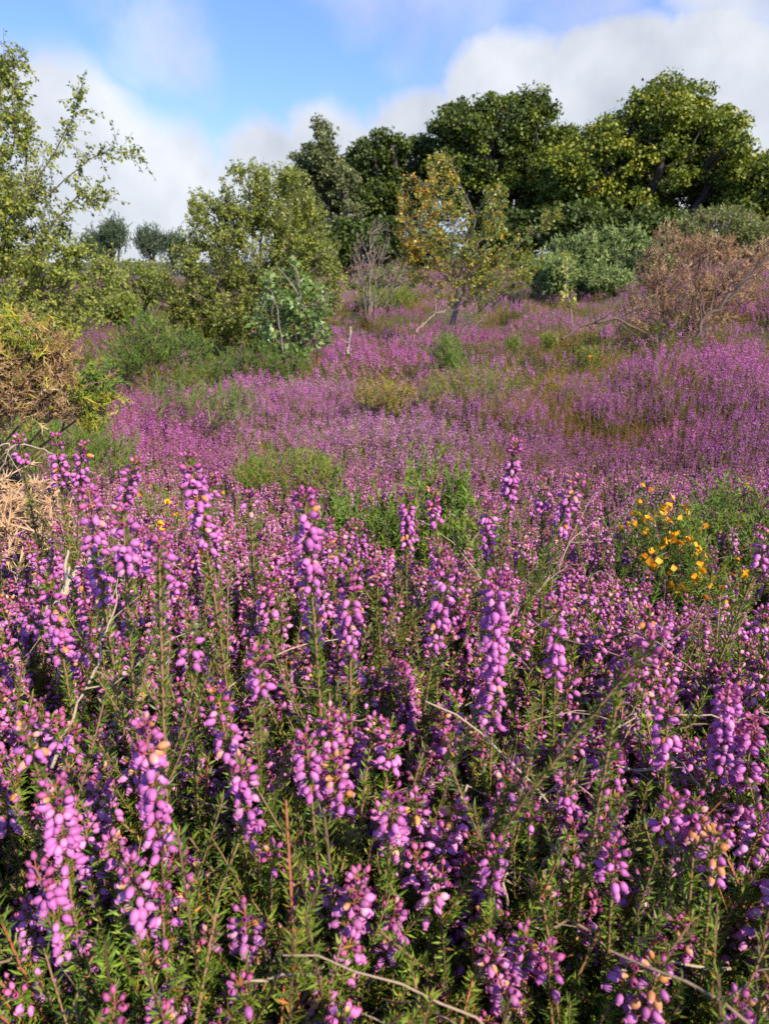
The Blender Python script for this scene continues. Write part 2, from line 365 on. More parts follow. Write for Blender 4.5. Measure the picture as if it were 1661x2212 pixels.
# ------------------------------------------------------------------ foreground spikes (things)
BM = []
for cval in (.16, .34, .42, .50, .58, .66, .74, .84, .93, .99):
    V, Fc, C, Mi = BELL_HI; BM.append((cval, mesh('bell', (V, Fc, C + cval, Mi), ['bell'])))
def hero(px, row, d, slpx, label, tan=.06, full=1.0, lean=(0, 0), hue=0, bl=.0061, Hh=None):
    rg = np.random.default_rng(int(px * 7 + row * 3))
    tip = pix(px, row, d); dist = math.hypot(d, tip[2] - CAMZ)
    SL = max(.012, slpx * dist / F * 1.04)
    H = Hh or max(.26, tip[2] - float(gz(tip[0], tip[1])) + .03)
    lean = (np.array(lean) + rg.normal(0, .035, 2)) * H
    st, lv, _, (T, root, c, dd) = spike_parts(H, SL, rg, lean, .006, tan, full, bl, 0, hue=hue)
    t = thing('heather_spike', (tip[0] - lean[0], tip[1] - lean[1], tip[2] - H), label, 'heather', 'bell heather spikes of the foreground')
    part('stem', mesh('stem', st, ['wood']), t); part('foliage', mesh('foliage', lv, ['hleaf'], False), t)
    for k in range(len(c)):
        me = min(BM, key=lambda z: abs(z[0] - c[k]))[1]
        o = bpy.data.objects.new('bell', me); SC.collection.objects.link(o); o.parent = t
        Mt = np.eye(4); Mt[:3, :3] = T[k]; Mt[:3, 3] = root[k]; o.matrix_basis = Matrix(Mt.tolist())
    return t
HEROES = [
 (390, 985, .42, 215, 'tall slender heather spike with pale tan tip standing above the yellow flowers at left', .10, 1, (.0, 0), .06),
 (452, 1035, .46, 60, 'short heather cluster with one orange dead bell beside the tall tan-tipped spike', .12, .8, (.05, 0), .1),
 (655, 1068, .33, 225, 'thick blurred heather spike with pink buds at its tip, near the centre of the photo', .06, 1, (.02, 0), .0),
 (1118, 955, .58, 150, 'narrow heather spike rising highest right of centre against the far purple carpet', .05, 1, (-.03, 0), .06),
 (882, 1060, .60, 120, 'heather spike standing just left of the bright green gorse shoots', .08, 1, (.0, 0), .05),
 (942, 1062, .60, 80, 'small heather spike in front of the bright green gorse shoots', .10, 1, (.0, 0), .05),
 (1165, 1040, .55, 70, 'rounded dark pink heather tip below the highest narrow spike', .05, 1, (.0, 0), .0),
 (1253, 1036, .50, 95, 'heather tip with orange dead bells leaning right, above the dry forked twig', .22, 1, (.10, 0), .05),
 (1222, 1070, .53, 110, 'lilac heather spike hanging beside the orange-tipped leaning one', .05, 1, (.03, 0), .06),
 (1050, 1085, .55, 140, 'loose heather spike between the green gorse and the forked twig', .08, 1, (-.03, 0), .05),
 (303, 1000, .52, 100, 'dark heather spike leaning right below the spiny gorse branch', .04, .8, (.22, 0), -.06),
 (130, 945, .58, 110, 'deep purple heather spike with rusty bells under the overhanging gorse', .12, .9, (.03, 0), -.04),
 (185, 962, .58, 120, 'deep purple heather spike beside the rusty one under the overhanging gorse', .03, .8, (.08, 0), -.04),
 (42, 945, .62, 60, 'tiny heather tip at the left edge under the gorse', .03, .8, (.0, 0), .0),
 (202, 1062, .40, 250, 'long lilac heather spike with one cream bell near the dead gorse at left', .06, 1, (.0, 0), .08),
 (268, 1105, .36, 150, 'blurred lilac heather spike between two taller ones at left', .03, 1, (.0, 0), .08),
 (345, 1170, .32, 90, 'short dark violet heather tip in front of the yellow flowers at left', .0, .9, (.02, 0), -.02),
 (542, 1065, .50, 55, 'reddish heather tip with orange withered buds left of the thick central spike', .45, .8, (.0, 0), -.05),
 (712, 1165, .58, 110, 'slanting heather spike leaning left beside the green gorse shoots', .04, 1, (-.35, 0), .04),
 (826, 1212, .50, 60, 'small pink heather tip standing between the gorse shoots and the reddish spike', .10, .8, (.0, 0), .0),
 (770, 1245, .37, 190, 'heather spike with reddish bare top left of the centre', .06, .8, (.02, 0), .0),
 (665, 1248, .40, 170, 'dense heather spike directly below the thick blurred spike', .10, 1, (.04, 0), .05),
 (955, 1218, .39, 190, 'bushy lilac heather spike at the centre of the photo', .05, 1, (.03, 0), .05),
 (1068, 1245, .34, 400, 'longest heather spike with dozens of bells right of centre', .05, 1, (.02, 0), .03),
 (1182, 1292, .36, 190, 'dense heather spike right beside the longest spike', .06, 1, (.0, 0), .05),
 (1398, 1372, .27, 75, 'large blurred round heather head of a few bells at centre right', .0, .8, (.25, -.05), .02),
 (1345, 1435, .28, 55, 'violet blue heather head just below the round blurred head', .0, .8, (.05, 0), -.08),
 (1640, 1150, .45, 80, 'heather tip at the right edge above the yellow gorse flowers', .10, .9, (.0, 0), .0),
 (85, 1265, .37, 180, 'hanging heather spike at left above the grey twig', .03, 1, (.0, 0), .0),
 (412, 1340, .34, 110, 'compact violet heather spike left of centre over green shoots', .0, .9, (.0, 0), -.04),
 (585, 1400, .30, 110, 'blurred pink heather cluster left of centre in the middle of the photo', .0, 1, (.03, 0), .0),
 (468, 1490, .31, 160, 'heather spike with dull pink upper bells above the leaning brown twig', .04, 1, (.0, 0), .05),
 (715, 1540, .31, 90, 'pink heather tip with orange sepals left of the longest spike', .10, 1, (.0, 0), .0),
 (310, 1562, .26, 330, 'very large near heather spike with orange dead bells at its foot, lower left', .09, 1.1, (.04, 0), .04),
 (72, 1578, .27, 100, 'heather head with tan and orange withered bells at the left edge', .40, .8, (.0, 0), -.05),
 (125, 1695, .25, 210, 'large near heather spike at lower left with one orange sepal', .03, 1.1, (.0, 0), .03),
 (78, 1878, .235, 240, 'lowest long heather spike at the left edge of the photo', .02, 1, (.0, 0), .06),
 (540, 1640, .28, 220, 'near heather spike with spaced lilac bells left of the bottom centre', .03, .8, (.0, 0), .04),
 (665, 1600, .29, 130, 'dark pink near heather spike with wide hanging bells, lower centre', .05, 1, (.03, 0), -.02),
 (720, 1640, .29, 120, 'near heather spike touching the dark pink one in the lower centre', .10, 1, (.0, 0), .02),
 (850, 1715, .27, 120, 'heather head with tan crown above a red stem, lower centre', .20, .9, (.0, 0), .0),
 (605, 1850, .26, 50, 'small round heather head with one tan bell, bottom centre left', .15, .7, (.05, 0), .0),
 (350, 1930, .245, 110, 'heather cluster hanging low at bottom left under the large spike', .02, 1, (.05, 0), .03),
 (440, 2005, .25, 50, 'heather head half withered to bright orange, bottom left', .5, .7, (.0, 0), .0),
 (490, 2125, .215, 60, 'blurred heather head at the bottom edge left of centre', .0, .7, (-.1, 0), .02),
 (235, 2175, .205, 60, 'blurred heather head cut by the bottom edge at left', .0, .7, (.1, 0), .02),
 (560, 2050, .25, 50, 'small heather tip with three bells near the bottom edge', .1, .5, (.0, 0), .0),
 (870, 1945, .265, 130, 'heather cluster hanging right of the bottom centre', .02, 1, (-.04, 0), .04),
 (765, 1910, .265, 120, 'loose heather cluster beside the bottom centre one', .04, .8, (-.02, 0), .03),
 (1065, 1850, .26, 100, 'heather head drooping over the pale twig at lower right', .0, .9, (.0, 0), .04),
 (1090, 1675, .28, 65, 'pink heather head with dull orange patch below the longest spike', .15, .8, (.0, 0), .0),
 (1140, 1730, .28, 45, 'tiny heather head of four bells right of the dull orange one', .0, .6, (.0, 0), .02),
 (1195, 2060, .235, 90, 'near heather head left of the big tan one at the bottom right', .0, .8, (.0, 0), .02),
 (1410, 2080, .22, 150, 'big near heather head with two tan bells at the bottom right', .22, .9, (.1, 0), .02),
 (1585, 2165, .20, 60, 'very near heather head cut by the bottom right corner', .08, .8, (.0, 0), .02),
 (1165, 1905, .26, 50, 'withered heather head of bright orange dead bells at lower right', .95, .6, (-.1, 0), .0),
 (1330, 1820, .26, 90, 'heather cluster above the thick dead branch at lower right', .06, .9, (.0, 0), .02),
 (1430, 1720, .28, 100, 'heather cluster over the tangled pale twigs at right', .03, .9, (.04, 0), .03),
 (1500, 1730, .28, 110, 'heather head with orange tip at lower right', .22, .9, (.0, 0), .02),
 (1530, 1800, .26, 90, 'heather head with cream bells near the right edge at the bottom', .25, .9, (.0, 0), .04),
 (1320, 1620, .32, 100, 'small heather head standing over the arching pale twigs', .05, .8, (.0, 0), .03),
 (1440, 1510, .33, 150, 'dense heather spike at right below the twig', .05, 1, (.0, 0), .05),
 (1580, 1480, .33, 230, 'tall dense heather spike close to the right edge', .05, 1, (.0, 0), .05),
 (1640, 1560, .32, 250, 'heather spike touching the right edge of the photo', .04, 1, (.0, 0), .05),
 (1385, 1310, .42, 120, 'heather head with many orange withered bells under the yellow gorse flowers', .40, .9, (.05, 0), .0),
]
for h in HEROES: hero(*h[:5], *h[5:])
# --- the rest of the 300: copies of eleven prototypes
protos = []
for i in range(11):
    rg = np.random.default_rng(100 + i)
    st, lv, bl_, _ = spike_parts(.36, [.026, .05, .035, .06, .045, .02, .075, .03, .05, .04, .028][i], rg, (rg.uniform(-.05, .05), rg.uniform(-.05, .05)), .012, [.02, .05, .10, .04, .0, .25, .05, .12, .02, .06, .4][i], [1, 1, .8, 1, .9, .7, 1, .8, 1, .7, .8][i], .0061, 0, hue=[.05, 0, .06, .03, -.03, 0, .05, .02, .06, -.02, 0][i])
    protos.append((mesh('stem', st, ['wood']), mesh('foliage', lv, ['hleaf'], False), mesh('blossom', bl_, ['bell'])))
LOOK = ['short dense', 'long full', 'pale loose', 'tan-tipped']
LK = [0, 1, 0, 1, 2, 3, 1, 3, 1, 2, 3]
ZG = ['heather spikes at the shaded foot of the photo', 'heather spikes of the sunny left thicket', 'heather spikes of the sunny central thicket', 'heather spikes of the sunny right thicket']
ANCH = {(390, 985): 'tall tan-tipped spike', (655, 1068): 'thick blurred central spike', (202, 1062): 'long spike with cream bell', (268, 1105): 'blurred lilac spike at left', (345, 1170): 'dark violet tip', (542, 1065): 'reddish withered tip',
 (770, 1245): 'bare-topped reddish spike', (665, 1248): 'dense spike under the blurred one', (955, 1218): 'bushy lilac centre spike', (1068, 1245): 'longest spike', (1182, 1292): 'spike beside the longest one', (1398, 1372): 'blurred round head', (1345, 1435): 'violet blue head',
 (85, 1265): 'hanging spike above the twig', (412, 1340): 'compact violet spike', (585, 1400): 'blurred pink cluster', (468, 1490): 'dull pink spike', (715, 1540): 'pink tip with orange sepals', (310, 1562): 'very large lower left spike', (72, 1578): 'tan withered head at the edge',
 (125, 1695): 'large spike with orange sepal', (78, 1878): 'lowest long spike', (540, 1640): 'spike with spaced lilac bells', (665, 1600): 'dark pink near spike', (850, 1715): 'tan-crowned head', (605, 1850): 'small round one-tan-bell head', (350, 1930): 'low hanging cluster',
 (440, 2005): 'bright orange withered head', (870, 1945): 'bottom centre cluster', (1065, 1850): 'drooping head over the twig', (1090, 1675): 'head with dull orange patch', (1195, 2060): 'near head beside the tan one', (1410, 2080): 'big tan bottom right head',
 (1165, 1905): 'orange dead-belled head', (1330, 1820): 'cluster above the dead branch', (1430, 1720): 'cluster over the pale tangle', (1500, 1730): 'orange-tipped head', (1530, 1800): 'head with cream bells', (1320, 1620): 'small head over arching twigs', (1440, 1510): 'dense spike below the twig',
 (1580, 1480): 'tall spike near the right edge', (1640, 1560): 'spike touching the right edge', (1385, 1310): 'head with many withered bells'}
AP = np.array(list(ANCH)); AN = list(ANCH.values())
DIRS = ['right of', 'below and right of', 'below', 'below and left of', 'left of', 'above and left of', 'above', 'above and right of']
def fill_label(px, row, look):
    dv = np.array([px, row]) - AP; j = int(np.argmin(np.hypot(*dv.T))); di = int(round(math.atan2(dv[j, 1], dv[j, 0]) / (math.pi / 4))) % 8
    az, ar = AP[j]; g_ = ZG[0] if ar > 1780 else (ZG[1] if az < 560 else (ZG[2] if az < 1120 else ZG[3]))
    ds = float(np.hypot(*dv[j])); how = 'close' if ds < 62 else ('' if ds < 120 else 'well')
    lab = ' '.join(('%s heather spike %s %s the %s' % (look, how, DIRS[di], AN[j])).split())
    return lab, g_
pts = []
tips = [pix(h[0], h[1], h[2]) for h in HEROES]
occ = [np.array([q[0], q[1]]) for q in tips]
rg = np.random.default_rng(5); tries = 0
want = 300 - len(HEROES)
while len(pts) < want and tries < 60000:
    tries += 1
    y = .10 + .62 * rg.random() ** .8; x = rg.uniform(-1, 1) * (.09 + .60 * y)
    hz = .715 + rg.normal(0, .022) + .03 * sstep((y - .3) / .3) + (noise2(x, y, .11, 9) - .5) * .08
    hz = min(hz, float(mound_top(np.array(x), np.array(y))) + .02)
    px, row = proj(np.array(x), np.array(y), np.array(hz))
    if not (-80 < px < 1740 and 1120 < row < 2330): continue
    keep = .5 + 1.1 * noise2(x, y, .07, 4)
    if row > 1750: keep *= .62
    if rg.random() > keep: continue
    md = .017
    if any((abs(x - o[0]) < md and abs(y - o[1]) < md) for o in occ): continue
    occ.append(np.array([x, y])); pts.append((x, y, hz, px, row))
first = {}
for (x, y, hz, px, row) in pts:
    k = int(rg.integers(0, 11)); s = rg.uniform(.85, 1.12)
    z = fill_label(px, row, LOOK[LK[k]])
    if k not in first:
        t = thing('heather_spike', (0, 0, 0), z[0], 'heather', z[1])
        for nm, me in zip(('stem', 'foliage', 'blossom'), protos[k]): part(nm, me, t)
        first[k] = t; o = t
    else:
        o = first[k].copy(); SC.collection.objects.link(o)
        for ch in first[k].children:
            c_ = ch.copy(); SC.collection.objects.link(c_); c_.parent = o
    o['label'] = z[0]; o['group'] = z[1]
    o.scale = (s, s, s); o.rotation_euler = (rg.normal(0, .22), rg.normal(0, .22), rg.uniform(0, 6.28)); o.location = (x - .36 * s * math.sin(o.rotation_euler[1]) * .0, y, hz - .36 * s)

# ------------------------------------------------------------------ stuff: instanced heather
def gn_scatter(name, protos_, X, rot, scl, idx, tintv, label, matname=None):
    coll = bpy.data.collections.new(name + '_kinds')
    for k, me in enumerate(protos_):
        coll.objects.link(bpy.data.objects.new('%s_kind_%02d' % (name, k), me))
    me = bpy.data.meshes.new(name); me.vertices.add(len(X)); me.vertices.foreach_set('co', X.astype(np.float32).ravel())
    for nm, ty, dat, key in (('rot', 'FLOAT_VECTOR', rot, 'vector'), ('scl', 'FLOAT', scl, 'value'), ('idx', 'INT', idx, 'value'), ('tint', 'FLOAT_VECTOR', tintv, 'vector')):
        a_ = me.attributes.new(nm, ty, 'POINT'); a_.data.foreach_set(key, np.asarray(dat, np.int32 if ty == 'INT' else np.float32).ravel())
    o = link(bpy.data.objects.new(name, me)); tag(o, label, None, None, 'stuff')
    ng = bpy.data.node_groups.new(name, 'GeometryNodeTree')
    ng.interface.new_socket('Geometry', in_out='INPUT', socket_type='NodeSocketGeometry'); ng.interface.new_socket('Geometry', in_out='OUTPUT', socket_type='NodeSocketGeometry')
    gi = N(ng, 'NodeGroupInput'); go = N(ng, 'NodeGroupOutput'); ip = N(ng, 'GeometryNodeInstanceOnPoints'); ci = N(ng, 'GeometryNodeCollectionInfo')
    ci.inputs['Collection'].default_value = coll; ci.inputs['Separate Children'].default_value = True; ci.inputs['Reset Children'].default_value = True
    ip.inputs['Pick Instance'].default_value = True
    def na(n_, ty):
        q = N(ng, 'GeometryNodeInputNamedAttribute', data_type=ty); q.inputs['Name'].default_value = n_; return q.outputs['Attribute']
    e2 = N(ng, 'FunctionNodeEulerToRotation'); ng.links.new(na('rot', 'FLOAT_VECTOR'), e2.inputs[0])
    ng.links.new(gi.outputs[0], ip.inputs['Points']); ng.links.new(ci.outputs[0], ip.inputs['Instance']); ng.links.new(na('idx', 'INT'), ip.inputs['Instance Index'])
    ng.links.new(e2.outputs[0], ip.inputs['Rotation']); ng.links.new(na('scl', 'FLOAT'), ip.inputs['Scale']); ng.links.new(ip.outputs[0], go.inputs[0])
    md = o.modifiers.new('scatter', 'NODES'); md.node_group = ng
    return o

# 1) leafy undergrowth of the foreground
und = []
for i in range(7):
    rg = np.random.default_rng(300 + i); gl = Geo(); gs = Geo()
    for _ in range(6):
        a = rg.uniform(0, 6.28); sp = rg.uniform(.1, .75); Ls = rg.uniform(.06, .15); tt = np.linspace(0, 1, 6)[:, None]
        pb = np.array([rg.normal(0, .008), rg.normal(0, .008), rg.uniform(0, .03)]) + tt * np.array([math.cos(a) * sp, math.sin(a) * sp, 1]) * Ls * .85 + tt ** 2 * np.array([0, 0, .25]) * Ls
        gl.addg(leafy(pb, .0036, .0054, 7, rg)); gs.addg(tubes(pb[None], np.linspace(.0010, .0005, 6)[None], 3, rg.uniform(.1, .7), rg))
    V, Fc, C, Mi = gs.get(); gl.add(V, Fc, C, 1); und.append(mesh('undergrowth', gl, ['hleaf_t', 'wood'], False))
rg = np.random.default_rng(31); n = 7000
y = .02 + 1.55 * rg.random(n) ** .62; x = rg.uniform(-1, 1, n) * (.16 + .72 * y)
lay = rg.random(n); top = gz(x, y) + .262 + .03 * (noise2(x, y, .09, 8) - .5) - .10 * sstep((y - .7) / .5)
top = top + .022 * (1 - sstep((y - .2) / .3)); top = np.minimum(top, mound_top(x, y) - .02 + .02 * rg.random(n)); z = top - .13 - lay * .11
tv = np.ones((n, 3)) * (0.80 + .5 * noise2(x, y, .12, 6))[:, None]; tv[:, 0] *= .85 + .5 * noise2(x, y, .17, 12)
gn_scatter('heather_undergrowth', und, np.stack([x, y, z], -1), np.stack([rg.normal(0, .3, n), rg.normal(0, .3, n), rg.uniform(0, 6.28, n)], -1), rg.uniform(.8, 1.25, n), rg.integers(0, 7, n), tv, 'fresh green needle-leaved heather shoots filling the foreground between the flower spikes')

# 2) fine spikes just behind the foreground, high detail
mid_hi = []
for i in range(6):
    rg = np.random.default_rng(400 + i); gg = Geo()
    for _ in range(3):
        st, lv, bl_, _ = spike_parts(rg.uniform(.24, .32), rg.uniform(.02, .05), rg, (rg.normal(0, .03), rg.normal(0, .03)), .01, .08, .9, .0062, 0, hue=rg.uniform(-.02, .08))
        off = np.array([rg.normal(0, .018), rg.normal(0, .018), 0])
        for mi, q in ((0, st), (1, lv), (2, bl_)):
            V, Fc, C, Mi = q.get() if isinstance(q, Geo) else q; gg.add(V + off, Fc, C, mi)
    mid_hi.append(mesh('spikes', gg, ['wood', 'hleaf_t', 'bell_t']))
rg = np.random.default_rng(41); n = 5800
y = .25 + 2.0 * rg.random(n) ** .95; x = rg.uniform(-1, 1, n) * (.1 + .66 * y)
zz = gz(x, y) + .02 + .04 * (noise2(x, y, .2, 8) - .5) - .03 - .035 * (1 - sstep((y - .45) / .3)) * rg.random(n)
zz = np.where(y < 1.0, np.minimum(zz, mound_top(x, y) - .29 - .04 * rg.random(n)), zz)
px, row = proj(x, y, zz + .28)

def zone(px, row, zs):
    v = np.zeros_like(px)
    for (cx, cy, rx, ry, w) in zs: v = np.maximum(v, w * np.clip(1.35 - np.hypot((px - cx) / rx, (row - cy) / ry), 0, 1) / .35 if False else w * sstep((1.25 - np.hypot((px - cx) / rx, (row - cy) / ry)) / .5))
    return v
GAPS = [(620, 1005, 100, 40, .95), (920, 1110, 110, 75, .8), (770, 1150, 90, 60, .7), (1440, 1195, 95, 90, .75), (1600, 1110, 90, 45, .8), (60, 960, 120, 50, .8), (390, 1085, 80, 25, .6)]
keep = (rg.random(n) > zone(px, row, GAPS)) & (noise2(x, y, .16, 21) + rg.random(n) * .5 > .52)
x, y, zz = x[keep], y[keep], zz[keep]; n = len(x)
tb = np.ones((n, 3)) * (.85 + .35 * rg.random(n))[:, None] * np.array([1.0, 1.12, 1.0])
gn_scatter('heather', mid_hi, np.stack([x, y, zz], -1), np.stack([rg.normal(0, .12, n), rg.normal(0, .12, n), rg.uniform(0, 6.28, n)], -1), rg.uniform(.8, 1.1, n), rg.integers(0, 6, n), tb, 'bell heather in flower just behind the large foreground spikes')

# 3) heather carpet, medium and far
def clump(n_, rad, lod, rg, flower=1.0, Hm=.28, SLm=.034, bl=.0078, green=False):
    gg = Geo()
    for _ in range(n_):
        H = Hm * rg.uniform(.75, 1.15); r_ = rad * math.sqrt(rg.random()); a = rg.uniform(0, 6.28)
        off = np.array([math.cos(a) * r_, math.sin(a) * r_, -.01 - .45 * r_])
        st, lv, bl_, _ = spike_parts(H, SLm * rg.uniform(.5, 1.5), rg, (math.cos(a) * r_ * .5 + rg.normal(0, .02), math.sin(a) * r_ * .5 + rg.normal(0, .02)), .008, .05, .9, bl, lod, hue=rg.uniform(-.05, .12))
        V, Fc, C, Mi = st.get(); gg.add(V + off, Fc, C, 0)
        V, Fc, C, Mi = lv.get(); gg.add(V + off, Fc, C, 1)
        if rg.random() < flower * .72:
            V, Fc, C, Mi = bl_; gg.add(V + off, Fc, C, 2)
        else:
            t_ = np.array([0, 0, H]); tt = np.linspace(0, 1, 4)[:, None]
            pb = np.array([0, 0, H * .6]) + tt * np.array([rg.normal(0, .02), rg.normal(0, .02), H * .45])
            V, Fc, C, Mi = leafy(pb, .008 if lod == 1 else .014, .008 if lod == 1 else .014, 5, rg); gg.add(V + off, Fc, np.clip(C + .25, 0, .99), 1)
    return gg
mats3 = ['wood', 'hleaf_t', 'bell_t']
mid = [mesh('carpet', clump(7, .045, 1, np.random.default_rng(500 + i), (1, 1, .9, .8, .12, .0)[i]), mats3) for i in range(6)]
far = [mesh('carpet', clump(26, .15, 2, np.random.default_rng(520 + i), (1, 1, .9, .8, .1, .0)[i], .30, .055, .0115), mats3) for i in range(6)]
# where it flowers, in photo coordinates: (px, row, rx, ry, weight)
GREEN = [(420, 800, 120, 60, .75), (300, 760, 90, 60, .8), (560, 760, 100, 30, .6), (1210, 775, 150, 42, .85), (850, 680, 110, 30, .8), (1150, 650, 90, 12, .6), (1000, 820, 100, 40, .35), (620, 1000, 95, 36, .85), (1480, 820, 70, 40, .6), (60, 955, 130, 45, .8), (400, 700, 150, 45, .75), (1350, 640, 120, 14, .5)]
PALE = [(760, 940, 290, 70, 1), (620, 850, 150, 55, .6), (900, 1010, 160, 45, .8)]
MAG = [(330, 930, 150, 75, 1), (1560, 790, 200, 70, .75), (850, 760, 150, 55, .4), (1560, 640, 150, 40, .5)]
def carpet(name, pr, n, y0, y1, pw, wid, sc, seed, label, sink, greenk=1.0):
    rg = np.random.default_rng(seed)
    y = (y0 ** pw + (y1 ** pw - y0 ** pw) * rg.random(n)) ** (1 / pw); x = rg.uniform(-1, 1, n) * (wid[0] + wid[1] * y)
    z = gz(x, y) - sink + (noise2(x, y, .5, 14) - .5) * .09
    px, row = proj(x, y, z + .27)
    gr = np.maximum(zone(px, row, GREEN), .55 * sstep((noise2(x, y, 1.9, 33) - .52) / .12) * sstep((820 - row) / 60)); pa = zone(px, row, PALE); mg = zone(px, row, MAG)
    gr = np.maximum(gr, .85 * sstep((noise2(x, y, .62, 47) - .66) / .08) * (1 - .5 * pa))
    nz_ = noise2(x, y, .35 + .05 * y0, 15); nb = noise2(x, y, 1.3, 16)
    pf = np.clip(1.15 - gr * 1.1 * greenk - np.clip(nz_ - .55, 0, 1) * 1.8 * (1 - pa), 0, 1)
    fl = rg.random(n) < pf
    idx = np.where(fl, rg.integers(0, 4, n), rg.integers(4, 6, n))
    tn = np.ones((n, 3)) * (.66 + .50 * nb)[:, None] * np.array([.97, 1.08, 1.0])
    right = sstep((px - 1000) / 300) * sstep((row - 830) / 60)
    tn = tn * (1 - right[:, None] * np.array([.08, .22, .05]))
    tn = tn * (1 + pa[:, None] * np.array([.16, .36, .20])) * (1 + mg[:, None] * np.array([.05, -.20, .04]))
    tn[~fl] *= np.array([1.30, .72, .9]) * (.75 + .6 * nz_[~fl])[:, None]
    keep = (rg.random(n) > .7 * sstep((noise2(x, y, .22 + .03 * y0, 18) - .52) / .12) * (1 - .6 * pa))
    z = z + (noise2(x, y, .35 + .06 * y0, 19) - .5) * .17
    s_ = rg.uniform(.72, 1.15, n) * sc * (1 + .25 * mg)
    s_ = np.where(fl, s_, s_ * .85)
    q = keep
    gn_scatter(name, pr, np.stack([x, y, z], -1)[q], np.stack([rg.normal(0, .10, n), rg.normal(0, .10, n), rg.uniform(0, 6.28, n)], -1)[q], s_[q], idx[q], tn[q], label)
carpet('heather_carpet', mid, 6400, 1.6, 4.6, 1.7, (.25, .66), 1.0, 61, 'lilac and purple heather carpet of the middle distance', .02)
carpet('far_heather_carpet', far, 11500, 4.2, 34, 1.45, (.6, .72), 1.0, 62, 'purple and brown heather covering the far slope up to the trees', .03)

# rounded heather bushes one can tell apart on the slope
def heather_bush(px, row, d, rpx, hpx, label, hue=0.0, n_=90, seed=1, dark=0.0, flower=1.0):
    rg = np.random.default_rng(seed); top = pix(px, row, d); k_ = math.hypot(d, top[2] - CAMZ) / F; rr = rpx * k_
    b_ = np.array([top[0], top[1], float(gz(top[0], top[1]))]); hh = max(.2, top[2] - b_[2] + .02)
    lod = 1 if d < 4.2 else 2
    var = [spike_parts(hh * .9, rg.uniform(.03, .065) * (1 if lod == 1 else 1.4), rg, (rg.normal(0, .02), rg.normal(0, .02)), .01, .03, 1, .0074 if lod == 1 else .0115, lod, hue=0) for _ in range(6)]
    u = norm(rg.normal(size=(n_, 3)) * np.array([1, 1, .6])); u[:, 2] = np.abs(u[:, 2]) + .55; r_ = np.sqrt(rg.random(n_))
    az = rg.uniform(0, 6.28, n_); off = np.stack([np.cos(az) * r_ * rr * .75, np.sin(az) * r_ * rr * .75, np.zeros(n_)], -1)
    dirs = norm(np.stack([np.cos(az) * r_ * .75 * rr / hh, np.sin(az) * r_ * .75 * rr / hh, np.ones(n_)], -1) + rg.normal(0, .10, (n_, 3)))
    sc_ = rg.uniform(.78, 1.1, n_) * (1 - .22 * r_ ** 2); T = frames(dirs, None, sc_, rg); w = rg.integers(0, 6, n_); cc = rg.normal(hue, .05, n_)
    o = thing('heather_bush', b_, label, 'heather', 'heather bushes on the slope')
    G = [Geo(), Geo(), Geo()]
    for v in range(6):
        q = w == v; fq = q & (rg.random(n_) < flower)
        if not q.any(): continue
        G[0].addg(rep(var[v][0], T[q], off[q], None)); G[1].addg(rep(var[v][1], T[q], off[q], rg.normal(.05 - dark, .08, q.sum())))
        if fq.any(): G[2].addg(rep(var[v][2], T[fq], off[fq], cc[fq]))
    part('stem', mesh('stem', G[0], ['wood']), o); V, Fc, C, Mi = G[1].get(); part('foliage', mesh('foliage', (V, Fc, np.clip(C, 0, .95), Mi), ['hleaf'], False), o)
    V, Fc, C, Mi = G[2].get(); part('blossom', mesh('blossom', (V, Fc, np.clip(C, .02, .80), Mi), ['bell']), o)
for k_, a_ in enumerate([
    (330, 905, 2.6, 95, 60, 'magenta heather bush leaning over the green gorse at left', -.12, 150), (245, 885, 2.9, 60, 50, 'magenta heather bush just right of the overhanging gorse branch', -.14, 100), (440, 935, 2.35, 75, 60, 'magenta heather bush beside the pale lilac band', -.12, 130),
    (1085, 705, 6.9, 75, 40, 'dark purple heather mound in the middle of the far slope', -.22, 170), (850, 745, 5.3, 95, 50, 'purple heather mound behind the olive gorse', -.05, 190), (760, 725, 6.0, 50, 40, 'purple heather mound right beside the white stump', -.02, 110),
    (1190, 668, 8.6, 85, 30, 'low lilac heather mound below the thin sapling', .08, 150), (985, 690, 7.9, 60, 30, 'low purple heather mound at the foot of the golden birch', -.05, 120), (1400, 770, 4.9, 55, 40, 'bright purple heather bush left of the olive gorse under the dead bush', .0, 120),
    (1580, 745, 4.9, 110, 60, 'large bright purple heather bush at the right edge', .0, 260), (1640, 650, 7.2, 75, 50, 'mauve heather bush at the right edge behind the dead gorse', .05, 140), (640, 828, 4.0, 90, 50, 'lilac heather bush below the birch thicket', .08, 170),
    (530, 800, 4.5, 45, 40, 'small purple heather bush left of the lilac one', .0, 80), (225, 765, 4.7, 45, 40, 'dim mauve heather bush under the left birch', -.1, 80), (395, 745, 5.2, 30, 30, 'small mauve heather bush among the blue-green gorse', -.02, 60),
    (1310, 850, 3.7, 70, 40, 'purple heather bush in the middle of the right slope', -.05, 120), (1130, 860, 3.6, 60, 40, 'dusky purple heather bush right of the olive gorse', .0, 110), (1500, 905, 3.0, 70, 50, 'dark purple heather bush low on the right slope', -.15, 110), (860, 655, 10.5, 60, 20, 'brownish purple heather mound behind the stump', -.1, 110)]):
    heather_bush(*a_[:7], n_=a_[7], seed=700 + k_)
